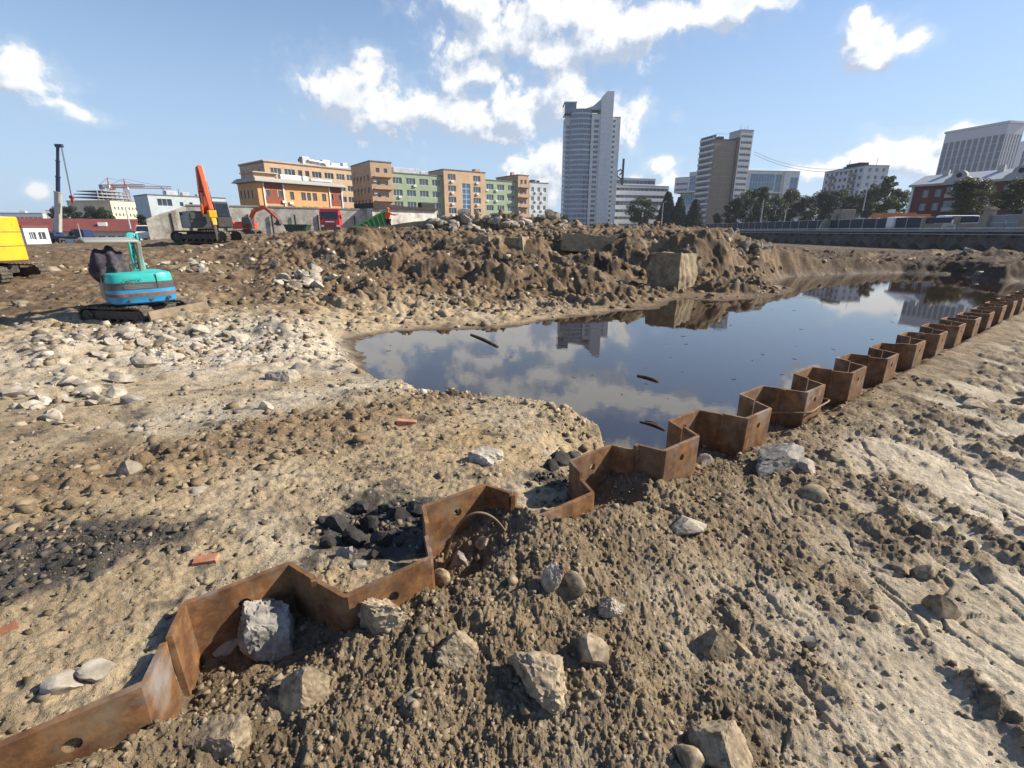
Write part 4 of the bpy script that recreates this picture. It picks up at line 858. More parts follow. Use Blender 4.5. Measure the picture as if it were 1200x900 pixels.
def excavator(name, label, loc, ra, rb, cols, boom, arm, tool, S=1.0, tool_kind='bucket', group=None, cabside=-1, arm_cols=None, tail=2.0, tall=0.0):
    """crawler excavator: boom = [(y, z)...] knuckle line in the upper frame, arm = [(y, z), (y, z)], tool = (y, z)"""
    root = empty(name, loc, label, 'excavator', 0, group); body_m, tail_m, boom_m = cols
    Sm = Matrix.Scale(S, 4); U = Sm @ rotz(ra); A = Sm @ rotz(rb)
    for sy in (-1, 1): track(root, 'track', U @ Vector((0, sy * 1.15, .45)), 4.1 * S, .9 * S, .6 * S, ra, tooth=.05 * S, N=50)
    MB().box((0, 0, .62), (2.2, 1.9, .35)).cyl((0, 0, .7), (0, 0, 1.05), .7, n=24).xf(U).build('undercarriage', STEEL, root, bevel=.02 * S)
    MB().box((.0, -.2, 1.55), (2.7, 3.0, .95)).box((.55 * -cabside, -.6, 2.1), (1.4, 1.9, .35)).box((.9 * -cabside, .9, 1.9), (.8, .9, .5)).xf(A).build('upper_body', body_m, root, bevel=.06 * S)
    n = 16; P = [(-1.38, -1.5)] + [(1.38 * math.cos(math.pi + math.pi * i / n), -1.55 - (tail - 1.5) * abs(math.sin(math.pi * i / n)) ** .6) for i in range(n + 1)] + [(1.38, -1.5)]
    cwt = MB().prism(P, 1.15 + tall, 'z', off=1.68 + tall / 2).xf(A).build('counterweight', tail_m, root, bevel=.07 * S)
    if tall:
        for z in (1.78, 2.42): MB().prism([(a * 1.006, (b + 1.5) * 1.012 - 1.5 + .004) for a, b in P], .035, 'z', off=z).xf(A).build('panel_gap', BLK, cwt)
        MB().box((-.3, -2.245, 2.1), (.03, .03, .62)).xf(A).build('panel_gap', BLK, cwt)
        for y, z in ((-1.3, 2.1), (-1.2, 2.65), (-.6, 1.4)): MB().cyl((-1.42, y, z), (1.42, y, z), .10, n=14).xf(A).build('lifting_eye', BLK, cwt)
        MB().box((0, -1.75, 2.75), (.8, .3, .35)).xf(A).build('hood_lug', tail_m, cwt, bevel=.03)
    cx = .85 * cabside
    cab = MB().prism([(.0, 1.12), (1.55, 1.12), (1.60, 1.9), (1.25, 2.95), (.05, 2.98), (-.15, 2.0)], 1.0, 'x', off=cx).xf(A).build('cab', DGREY, root, bevel=.05 * S)
    gl = MB()
    for sx in (-1, 1): gl.prism([(.12, 1.95), (1.42, 1.95), (1.12, 2.82), (.16, 2.82)], .02, 'x', off=cx + sx * .51)
    gl.bar((cx, 1.62, 1.9), (cx, 1.30, 2.82), .8, .03, up=(0, 1, 0)); gl.xf(A).build('cab_window', CGLASS, cab)
    b = MB(); bx = 0.0
    for i in range(len(boom) - 1):
        h0 = .62 if i == 0 else .58; h1 = .58 if i < len(boom) - 2 else .40
        b.bar((bx, *boom[i]), (bx, *boom[i + 1]), .42, h0 + .12 * (i == 1), w2=.40, h2=h1 + .12 * (i == 0 and len(boom) > 2))
    b.xf(A).build('boom', boom_m, root, bevel=.04 * S)
    y0, z0 = boom[0]; ym, zm = boom[len(boom) // 2]
    for sx in (-1, 1):
        MB().cyl((sx * .33, y0 + .5, z0 - .35), (sx * .33, (y0 + .5 + ym) / 2, (z0 + zm) / 2 - .1), .10, n=10).cyl((sx * .33, (y0 + .5 + ym) / 2, (z0 + zm) / 2 - .1), (sx * .33, ym, zm), .055, n=10).xf(A).build('boom_cylinder', boom_m, root)
    (ya, za), (yb, zb) = arm; ac = arm_cols or boom_m
    MB().bar((bx, ya, za), (bx, yb, zb), .32, .55, w2=.26, h2=.30).xf(A).build('arm', ac, root, bevel=.03 * S)
    MB().cyl((bx, (ya + ym) / 2, (za + zm) / 2 + .45), (bx, ya + (ya - yb) * -.12 , za + (za - zb) * -.12 + .42), .09, n=10).xf(A).build('arm_cylinder', STEEL, root)
    if tool_kind == 'bucket':
        d = 1 if yb >= tool[0] else -1
        MB().prism([(yb, zb + .1), (yb + .25 * d, zb - .15), (tool[0] + .55 * d, tool[1] + .30), (tool[0] + .2 * d, tool[1]), (tool[0] - .65 * d, tool[1] + .25), (tool[0] - .15 * d, tool[1] + .55), (yb - .18 * d, zb - .1)], 1.0, 'x').xf(A).build('bucket', STEEL, root, bevel=.03 * S)
    else:
        t = MB().box((bx, yb, zb - .25), (.5, .5, .5)).bar((bx, yb, zb - .4), (bx, tool[0], tool[1] + 1.0), .34, .34, w2=.26, h2=.26).xf(A).build('hydraulic_hammer', YELLOW, root, bevel=.03 * S)
        MB().cyl((bx, tool[0], tool[1] + 1.0), (bx, tool[0], tool[1]), .10, .06, n=12).xf(A).build('chisel', CHROME, t)
    hs = MB()
    for sx in (-.16, .16): hs.tube([(sx, ym - .3, zm + .42), (sx, ym + .15, zm + .62), (sx, (ya + yb) / 2, (za + zb) / 2 + .5), (sx, yb, zb + .45)], .03, 6)
    hs.xf(A).build('hose', BLK, root)
    return root
def gz(x, y): return float(ground_h(np.array([x]), np.array([y]), False)[0])
p = at_y(246, 280, 33.0)
excavator('excavator', 'big orange excavator with raised boom and yellow hammer before the concrete wall', (p[0], p[1], gz(p[0], p[1]) - .05), R(3), R(224), (DGREY, DGREY, ORANGE),
          [(.3, 1.9), (.75, 3.6), (.55, 5.3)], [(.65, 5.3), (1.9, 2.3)], (2.15, .25), S=.86, tool_kind='hammer', cabside=-1)
p = at_y(290, 272, 70)
excavator('excavator', 'small orange excavator reaching its arm over a dark green skip', (p[0], p[1], gz(p[0], p[1])), R(0), R(-88), (ORANGE, ORANGE, ORANGE),
          [(.5, 1.9), (1.7, 4.1), (3.6, 4.6)], [(3.5, 4.65), (5.6, 2.6)], (5.4, 1.6), S=.80, cabside=1)
p = at_y(-4, 344, 17.2)
excavator('excavator', 'big yellow excavator cut off by the left picture edge', (p[0] - 1.2, p[1] + .8, gz(p[0], p[1]) - .02), R(8), R(62), (YELLOW, YELLOW, DGREY),
          [(.4, 1.9), (1.8, 3.4), (3.2, 3.2)], [(3.1, 3.2), (4.4, 1.2)], (4.2, .3), S=.75, cabside=1, tail=2.25, tall=.85)
p = at_y(822, 264.5, 120)
excavator('excavator', 'tiny yellow excavator working far off below the brown tower block', (p[0], p[1], gz(p[0], p[1])), R(0), R(80), (YELLOW, YELLOW, YELLOW),
          [(.4, 1.9), (1.5, 3.0), (3.0, 3.0)], [(3.0, 3.0), (4.2, 1.6)], (4.0, .8), S=.62)
def wheel(root, c, r, w, ax='x'):
    d = Vector((w / 2, 0, 0)) if ax == 'x' else Vector((0, w / 2, 0)); c = Vector(c)
    o = MB().cyl(c - d, c + d, r, n=22).build('wheel', BLK, root, bevel=.03); MB().cyl(c - d * 1.06, c + d * 1.06, r * .5, n=16).build('rim', STEEL, o)
def dump_truck():
    p = at_y(388, 274, 66); root = empty('dump_truck', (p[0], p[1], gz(p[0], p[1]) - .15), 'red dump truck facing the camera before the concrete wall', 'truck', R(16))
    cab = MB().prism([(-.0, .75), (1.9, .75), (1.9, 2.9), (.32, 2.9), (.02, 1.9)], 2.45, 'x').build('cab', RED, root, bevel=.06)
    MB().bar((0, .005, 1.86), (0, .30, 2.80), 2.15, .03, up=(0, 1, 0)).build('windshield', CGLASS, cab)
    MB().box((0, -.01, 1.28), (1.5, .06, .55)).build('grille', BLK, cab, bevel=.01); MB().box((0, -.045, 1.5), (1.1, .02, .12)).build('badge', WHITE, cab)
    for sx in (-1, 1):
        MB().box((sx * .95, -.02, .98), (.36, .06, .22)).build('headlight', mat('lamp_lens', (.6, .6, .58), .15), cab, bevel=.02)
        MB().box((sx * 1.40, .12, 2.1), (.20, .10, .5)).bar((sx * 1.22, .2, 2.3), (sx * 1.38, .14, 2.3), .04).build('mirror', BLK, cab, bevel=.01)
        for y in (.55, 4.2, 5.5): wheel(root, (sx * 1.02, y, .5), .5, .36)
        MB().prism([(.55, 1.95), (1.35, 1.95), (1.35, 2.65), (.75, 2.65)], .02, 'x', off=sx * 1.235).build('side_window', CGLASS, cab)
    MB().box((0, .05, .62), (2.45, .18, .30)).build('bumper', DGREY, root, bevel=.03)
    MB().box((0, 3.6, .8), (.9, 5.4, .28)).build('chassis', STEEL, root)
    MB().prism([(2.15, 1.1), (6.6, 1.1), (6.9, 2.7), (1.2, 3.15), (1.2, 3.0), (2.15, 2.95)], 2.5, 'x').build('dump_body', RED, root, bevel=.04)
dump_truck()
def skip(px, py, Y, L, W, H, rz, pitch, label, m):
    p = at_y(px, py, Y); b = bmesh.new(); t = .05
    def rect(l, w, z): return [b.verts.new(v) for v in ((-l / 2, -w / 2, z), (l / 2, -w / 2, z), (l / 2, w / 2, z), (-l / 2, w / 2, z))]
    o0, o1 = rect(L * .78, W * .9, 0), rect(L, W, H); i1, i0 = rect(L - 2 * t, W - 2 * t, H), rect(L * .78 - 2 * t, W * .9 - 2 * t, t)
    for A_, B_ in ((o0, o1), (o1, i1), (i1, i0)):
        for k in range(4): b.faces.new((A_[k], A_[(k + 1) % 4], B_[(k + 1) % 4], B_[k]))
    b.faces.new(o0[::-1]); b.faces.new(i0); me = bpy.data.meshes.new('skip'); b.to_mesh(me); b.free(); me.materials.append(m)
    o = link('skip', me, None, (p[0], p[1], p[2])); o.rotation_euler = (0, pitch, rz); tag(o, label, 'skip')
    rb = MB()
    for k in range(9):
        x = (k - 4) / 4 * L * .42
        for sy in (-1, 1): rb.bar((x * .82, sy * (W * .45 + .04), .05), (x, sy * (W * .5 + .03), H - .02), .08, .08, up=(1, 0, 0))
    for sy in (-1, 1): rb.bar((-L / 2, sy * (W / 2 + .02), H), (L / 2, sy * (W / 2 + .02), H), .10, .10)
    for sx in (-1, 1): rb.bar((sx * (L / 2 + .02), -W / 2, H), (sx * (L / 2 + .02), W / 2, H), .10, .10)
    rb.build('rib', paint('rib_paint', tuple(c * 1.5 for c in m_col[m.name])), o, bevel=.01)
m_col = {'green_paint': (.035, .15, .045), 'dark_green_paint': (.03, .06, .04)}
skip(437, 273, 58, 5.6, 2.3, 1.5, R(22), R(-26), 'tilted green skip with ribbed sides beside the worker', GREEN)
skip(350, 273.5, 62, 2.7, 1.9, 1.0, R(5), 0, 'low dark green skip under the small excavator bucket', paint('dark_green_paint', (.03, .06, .04)))
# ------------------------------------------------------------------ the worker
def skin(name, verts, edges, radii, mats, root_i=0, sub=2, parent=None):
    me = bpy.data.meshes.new(name); me.from_pydata(verts, edges, []); o = bpy.data.objects.new(name, me); COL.objects.link(o)
    md = o.modifiers.new('s', 'SKIN'); md.use_smooth_shade = True
    for i, r in enumerate(radii): me.skin_vertices[0].data[i].radius = (r, r) if not isinstance(r, tuple) else r
    for i in range(len(verts)): me.skin_vertices[0].data[i].use_root = (i == root_i)
    s2 = o.modifiers.new('d', 'SUBSURF'); s2.levels = sub; s2.render_levels = sub
    dg = bpy.context.evaluated_depsgraph_get(); m2 = bpy.data.meshes.new_from_object(o.evaluated_get(dg)); bpy.data.objects.remove(o)
    m2.materials.clear(); m2.materials.append(mats)
    for p_ in m2.polygons: p_.material_index = 0; p_.use_smooth = True
    return link(name, m2, parent)
def person():
    p = at_y(456, 273, 37.5); root = empty('person', (p[0], p[1], p[2] - .02), 'worker in orange jacket and helmet standing by the tilted green skip', 'person', R(-35))
    SK = mat('skin', (.42, .24, .16), .6); OR = mat('hi_vis_orange', (.85, .10, .02), .8, var=.15, scale=6); DK = mat('dark_trousers', (.02, .02, .028), .9)
    j = {'pel': (0, 0, .94), 'w': (.0, 0, 1.10), 'ch': (0, .02, 1.36), 'nk': (0, .03, 1.50), 'hd': (0, .05, 1.62), 'tp': (0, .05, 1.72), 'ls': (-.19, .02, 1.42), 'le': (-.27, .06, 1.15), 'lh': (-.25, .16, .93),
         'rs': (.19, .02, 1.42), 're': (.38, .16, 1.30), 'rh': (.58, .30, 1.30), 'lhip': (-.10, 0, .90), 'lk': (-.12, .05, .50), 'la': (-.14, 0, .09), 'lt': (-.15, .14, .05), 'rhip': (.10, 0, .90), 'rk': (.14, .08, .50), 'ra': (.18, .02, .09), 'rt': (.19, .16, .05)}
    k = list(j); ix = {a: i for i, a in enumerate(k)}
    E = [('pel', 'w'), ('w', 'ch'), ('ch', 'nk'), ('nk', 'hd'), ('hd', 'tp'), ('ch', 'ls'), ('ls', 'le'), ('le', 'lh'), ('ch', 'rs'), ('rs', 're'), ('re', 'rh'), ('pel', 'lhip'), ('lhip', 'lk'), ('lk', 'la'), ('la', 'lt'), ('pel', 'rhip'), ('rhip', 'rk'), ('rk', 'ra'), ('ra', 'rt')]
    rad = {'pel': .13, 'w': .125, 'ch': .14, 'nk': .055, 'hd': .095, 'tp': .075, 'ls': .065, 'le': .042, 'lh': .032, 'rs': .065, 're': .042, 'rh': .032, 'lhip': .085, 'lk': .058, 'la': .04, 'lt': .035, 'rhip': .085, 'rk': .058, 'ra': .04, 'rt': .035}
    vs, es, rs = [j[a] for a in k], [(ix[a], ix[b]) for a, b in E], [rad[a] for a in k]
    # hands: palm, four fingers and a thumb on each side
    for hnd, d in (('lh', Vector((.02, .12, -.99))), ('rh', Vector((.8, .55, .0)))):
        d.normalize(); h = Vector(j[hnd]); side = d.cross(Vector((0, 0, 1))) if abs(d.z) < .8 else Vector((0, 1, 0)); side.normalize()
        vs.append(tuple(h + d * .085)); rs.append(.034); es.append((ix[hnd], len(vs) - 1)); pi = len(vs) - 1
        for q, L in ((-.03, .075), (-.01, .09), (.012, .085), (.032, .065)):
            b = h + d * .10 + side * q; vs += [tuple(b + d * L * .5), tuple(b + d * L * .9 + Vector((0, 0, -.015)))]; rs += [.010, .009]; es += [(pi, len(vs) - 2), (len(vs) - 2, len(vs) - 1)]
        b = h + d * .03 - side * .045; vs += [tuple(b), tuple(b + d * .05 - side * .012)]; rs += [.012, .010]; es += [(ix[hnd], len(vs) - 2), (len(vs) - 2, len(vs) - 1)]
    skin('body', vs, es, rs, SK, 0, 2, root)
    def sub(name, names, grow, m):
        kk = [a for a in k if a in names]; im = {a: i for i, a in enumerate(kk)}
        return skin(name, [j[a] for a in kk], [(im[a], im[b]) for a, b in E if a in im and b in im], [rad[a] + grow for a in kk], m, 0, 2, root)
    sub('jacket', ('pel', 'w', 'ch', 'ls', 'le', 'lh', 'rs', 're', 'rh'), .022, OR); sub('trousers', ('pel', 'lhip', 'lk', 'la', 'rhip', 'rk', 'ra'), .016, DK)
    for s_ in 'lr': b = skin('boot', [j[s_ + 'a'], j[s_ + 't']], [(0, 1)], [.055, .048], BLK, 0, 2, root)
    h = MB(); V, Fc = ICO[2]; q = [(v[0] * .115, v[1] * .135 + .05, max(v[2], -.05) * .12 + 1.70) for v in V]; h.add(q, [tuple(f) for f in Fc]); h.cyl((0, .07, 1.688), (0, .07, 1.70), .145, n=20); h.build('helmet', OR, root, smooth=True)
    f = MB(); f.box((0, .155, 1.625), (.028, .035, .045)); f.box((0, .140, 1.575), (.05, .012, .010))
    for sx in (-1, 1): f.box((sx * .036, .140, 1.655), (.022, .012, .012)); f.box((sx * .095, .05, 1.63), (.014, .035, .055))
    f.build('face', SK, root, bevel=.004)
person()
# ------------------------------------------------------------------ truck crane, van
def truck_crane():
    p = at_y(70, 285, 92); z = gz(p[0], p[1]); root = empty('truck_crane', (p[0], p[1], z), 'blue truck crane with tall upright telescopic boom at far left', 'truck crane', R(5)); k = 92 / 560 * 1.06
    CB = paint('crane_blue', (.02, .035, .10)); GW = paint('crane_grey', (.42, .41, .38))
    MB().box((1.2, 0, 1.0), (8.5, 2.4, .5)).box((4.6, 0, 1.7), (1.7, 2.4, 1.5)).box((-1.0, 0, 1.55), (2.6, 2.2, .7)).build('carrier', CB, root, bevel=.08)
    for x in (-2.0, -.7, 3.0, 4.6):
        for sy in (-1.05, 1.05): wheel(root, (x, sy, .52), .52, .35, 'y')
    for x in (-2.9, 2.0): MB().box((x, 0, .75), (.35, 5.4, .28)).box((x, 2.6, .4), (.3, .3, .8)).box((x, -2.6, .4), (.3, .3, .8)).build('outrigger', STEEL, root)
    top = at_y(65.5, 171, 92); b0 = Vector((.3, 0, 2.0)); tp = Vector((top[0] - p[0], 0, top[2] - z)); d = tp - b0
    pts = [0, .48, .66, .84, 1.0]; ws = [.78, .46, .40, .34]
    for i in range(4):
        MB().bar(b0 + d * (pts[i] - (.02 if i else 0)), b0 + d * pts[i + 1], ws[i], up=(0, 1, 0)).bar(b0 + d * (pts[i + 1] - .012), b0 + d * pts[i + 1], ws[i] + .14, up=(0, 1, 0)).build('boom_section', GW if i == 0 else CB, root, bevel=.03)
    MB().bar(b0 + Vector((-.9, 0, -.2)), b0 + d * .30 + Vector((-.35, 0, 0)), .26).build('lift_cylinder', GW, root, bevel=.05)
    MB().box((tp.x + .25, 0, tp.z + .1), (1.2, .5, .5)).build('boom_head', CB, root, bevel=.05)
    hk = at_y(82, 231, 92); h = Vector((hk[0] - p[0], 0, hk[2] - z)); cb = MB()
    for s_ in (-.12, .12): cb.tube([tp + Vector((.6, s_, 0)), h + Vector((0, s_ * .6, 0))], .045, 5)
    cb.build('hoist_cable', STEEL, root); MB().cyl(h + Vector((0, -.2, 0)), h + Vector((0, .2, 0)), .35, n=14).box(h + Vector((0, 0, -.55)), (.4, .3, .8)).build('hook_block', paint('hook_red', (.30, .05, .04)), root, bevel=.04)
    MB().tube([h + Vector((0, 0, -.9)), Vector((3.6, -.4, 2.4))], .03, 5).build('sling', STEEL, root)
truck_crane()
def van():
    p = at_y(169, 284, 74); root = empty('van', (p[0], p[1], gz(p[0], p[1])), 'white van parked left of the concrete wall', 'van', R(20))
    b = MB().prism([(0, .35), (4.8, .35), (4.8, 2.2), (1.3, 2.25), (.5, 1.35), (.0, 1.15)], 1.95, 'x').build('body', WHITE, root, bevel=.10)
    MB().bar((0, .50, 1.40), (0, 1.2, 2.12), 1.7, .03, up=(0, 1, 0)).build('windshield', CGLASS, b)
    for sx in (-1, 1):
        MB().prism([(.85, 1.4), (1.9, 1.4), (1.9, 2.0), (1.35, 2.0)], .02, 'x', off=sx * .985).build('side_window', CGLASS, b); MB().box((sx * .72, -.0, .85), (.34, .06, .2)).build('headlight', CHROME, b, bevel=.02)
        for y in (.9, 3.9): wheel(root, (sx * .86, y, .34), .34, .24)
van()
# ------------------------------------------------------------------ things lying about
def tube_thing(name, pts, r, m, label, cat, n=7, group=None):
    P = [Vector(p) for p in pts]; Q = []
    for i in range(len(P) - 1):                        # Catmull-Rom through the points
        a, b, c, d = P[max(i - 1, 0)], P[i], P[i + 1], P[min(i + 2, len(P) - 1)]
        for k in range(6):
            t = k / 6; Q.append(.5 * (2 * b + (c - a) * t + (2 * a - 5 * b + 4 * c - d) * t * t + (3 * b - a - 3 * c + d) * t ** 3))
    Q.append(P[-1]); o = MB().tube([q - Q[0] for q in Q], r, n).build(name, m, None, Q[0], smooth=True); return tag(o, label, cat, group)
CABLE = mat('cable_brown', (.16, .105, .06), .7, var=.2, scale=9); WOOD = mat('wet_wood', (.12, .085, .055), .8, var=.4, scale=8); PALEW = mat('dry_wood', (.34, .27, .18), .85, var=.3, scale=6)
tube_thing('cable', [at_y(521, 668, 1.98), at_y(524, 650, 2.02), at_y(532, 624, 2.04), at_y(546, 606, 2.05), at_y(564, 601, 2.06), at_y(582, 610, 2.08), at_y(598, 632, 2.08), at_y(603, 642, 2.06)], .0065, CABLE, 'thin brown cable arching up in front of a sheet pile', 'cable')
tube_thing('wire', [(*wxy(3.34, -.12), .10), (*wxy(3.50, .05), .13), (*wxy(3.63, .205), .145), (*wxy(3.82, .21), .155), (*wxy(4.02, .215), .175), (*wxy(4.05, .15), .17)], .008, CABLE, 'brown wire strung round the foot of one sheet pile', 'wire')
def log(px, py, px2, py2, r, label):
    a, b = at_z(px, py, WZ + r * .3), at_z(px2, py2, WZ + r * .3); m = (a + b) / 2 + np.array([.02, .03, .01]); tube_thing('log', [a, m, b], r, WOOD, label, 'log', 8, None)
log(552, 392, 583, 406, .028, 'brown log floating near the far left shore of the pond')
log(747, 440, 771, 447, .022, 'short dark log floating in the middle of the pond')
log(750, 494, 779, 504, .014, 'forked branch floating by the sheet piles'); log(756, 493, 774, 500, .008, 'thin twig floating beside the forked branch')
# small leaves and scraps drifting on the water
g = np.random.default_rng(21); mb = MB()
for _ in range(70):
    px, py = g.uniform(440, 1050), g.uniform(345, 500); p = at_z(px, py, WZ)
    if pond_sd(np.array([p[0]]), np.array([p[1]]))[0] > -.4 or tn(p[0], p[1])[1] > -.3: continue
    s = g.uniform(.012, .05); a = g.uniform(0, 3.14); mb.box((p[0], p[1], WZ + .003), (s * 2.2, s * .6, .006), (0, 0, a))
tag(mb.build('floating_scraps', WOOD), 'dark scraps and leaves floating on the pond', 'debris', kind='stuff')
def block(px, py, w, h, Y, depth, label, m, seed, rz=0.0, name='concrete_block', rough=.05, sink=.25):
    p = at_y(px, py, Y); s = (Y * CP + (CAMZ - p[2]) * SP) / F; W, H = w * s, h * s
    b = bmesh.new(); bmesh.ops.create_cube(b, size=1.0); bmesh.ops.subdivide_edges(b, edges=b.edges, cuts=22, use_grid_fill=True)
    V = np.array([v.co[:] for v in b.verts]) * np.array([W, depth, H * (1 + sink)]); N_ = V / np.linalg.norm(V, axis=1)[:, None]
    V += N_ * (rough * 8.0 * min(W, H * 1.3) * .35 * (n3(V / H, .9, seed) + .6 * n3(V / H, 2.4, seed + 3) + .35 * n3(V / H, 6.0, seed + 4)))[:, None]
    for v, c in zip(b.verts, V): v.co = c
    me = bpy.data.meshes.new(name); b.to_mesh(me); b.free(); me.materials.append(m); me.polygons.foreach_set('use_smooth', [True] * len(me.polygons)); me.set_sharp_from_angle(angle=R(35))
    o = link(name, me, None, (p[0], p[1], p[2] + H * (.5 - sink / 2)), rz); o.rotation_euler = (rnd.uniform(-.10, .10), rnd.uniform(.04, .14) * (1 if seed % 4 == 1 else -1), rz); return tag(o, label, 'concrete block')
SOILC = stone_mat('dirty_concrete', (.20, .155, .10), (.34, .28, .19), bs=4.0, dark=(.13, .10, .06), vary=.1)
block(787, 334, 37, 37, 21.5, 2.2, 'big square concrete foundation block jutting from the far bank', SOILC, 3, R(-38))
block(690, 292, 62, 15, 26.0, 1.6, 'long pale concrete slab edge along the top of the far bank', SOILC, 5, R(-6), 'concrete_slab')
block(570, 298, 26, 18, 26.0, 1.2, 'square concrete stub below the boulder heap', SOILC, 7, R(-30))
block(535, 296, 30, 14, 26.5, 1.2, 'tilted brown slab left of the square concrete stub', SOILC, 9, R(20), 'concrete_slab')
block(606, 305, 22, 26, 24.5, 1.0, 'dark upright slab face under the boulder heap', SOILC, 11, R(-20), 'concrete_slab')
block(878, 300, 36, 16, 27.5, 1.2, 'pale slab ruin at the right end of the far bank', CONC, 13, R(15), 'concrete_slab')
block(470, 276, 70, 12, 36.0, 1.4, 'flat earth covered slab under the tilted green skip', SOILC, 15, R(4), 'concrete_slab', .03)
tube_thing('plank', [at_y(391, 286, 31), at_y(405, 293, 30), at_y(415, 296, 29.6)], .07, PALEW, 'pale plank poking out of the dark soil heap', 'plank')
tube_thing('pipe', [at_y(856, 278, 26), at_y(864, 270, 26)], .05, WHITE, 'white pipe stub sticking up at the end of the far bank', 'pipe')
# ------------------------------------------------------------------ buildings
def wallm(name, c, var=.10, scale=.35, dirt=None, bump=.0): return mat(name, c, .9, var=var, scale=scale, dirt=dirt or tuple(x * .72 for x in c), dlo=.50, dhi=.78, bump=bump, bscale=2.0)
WG = glass('window_glass', (.045, .065, .09)); BG = glass('blue_glass', (.06, .14, .25)); DBG = glass('dark_blue_glass', (.025, .05, .10), .15, .4); TG = glass('tower_glass', (.07, .12, .19)); DK_ = mat('dark_opening', (.02, .02, .022), .8)
FRW = mat('window_frame_white', (.66, .66, .64), .6, var=.05); FRB = mat('window_frame_brown', (.13, .09, .07), .6, var=.1)
ROOFG = mat('roof_felt', (.16, .16, .16), .9, var=.2, scale=.4); METAL = mat('grey_metal_roof', (.40, .41, .42), .5, var=.12, scale=.6); PIPEW = mat('galvanised_duct', (.50, .52, .53), .4, .3, var=.2, scale=.8)
def face_mesh(mb, W, H, ops, d, T, z0=0.0, mi=0):
    """one facade in local x (0..W), z (0..H), facing -y, with recessed openings; T maps local to building space"""
    xs = sorted({0.0, round(W, 4)} | {round(v, 4) for o in ops for v in o[:2]}); zs = sorted({0.0, round(H, 4)} | {round(v, 4) for o in ops for v in o[2:4]})
    def inside(x, z): return any(o[0] < x < o[1] and o[2] < z < o[3] for o in ops)
    n = len(xs); vs = [T @ Vector((x, 0, z + z0)) for z in zs for x in xs]; fs = []
    for j in range(len(zs) - 1):
        for i in range(n - 1):
            if not inside((xs[i] + xs[i + 1]) / 2, (zs[j] + zs[j + 1]) / 2): fs.append((j * n + i, j * n + i + 1, (j + 1) * n + i + 1, (j + 1) * n + i))
    mb.add(vs, fs, mi)
    for a, b, c, e in [o[:4] for o in ops]:
        p = [T @ Vector((x, y, z + z0)) for y in (0, d) for x, z in ((a, c), (b, c), (b, e), (a, e))]
        mb.add(p, [(0, 4, 5, 1), (1, 5, 6, 2), (2, 6, 7, 3), (3, 7, 4, 0)], mi)
WIN = {}
def win_mesh(w, h, gm, fm, nx, nz, name='window', fw=.07):
    k = (round(w, 2), round(h, 2), gm.name, fm.name, nx, nz)
    if k not in WIN:
        mb = MB(); mb.box((0, .03, 0), (w, .03, h), mi=0)
        for i in range(nx + 1): mb.box((-w / 2 + fw / 2 + (w - fw) * i / nx, 0, 0), (fw, .06, h), mi=1)
        for j in range(nz + 1): mb.box((0, -.004, -h / 2 + fw / 2 + (h - fw) * j / nz), (w, .06, fw), mi=1)
        WIN[k] = mb.mesh(name, [gm, fm])
    return WIN[k]
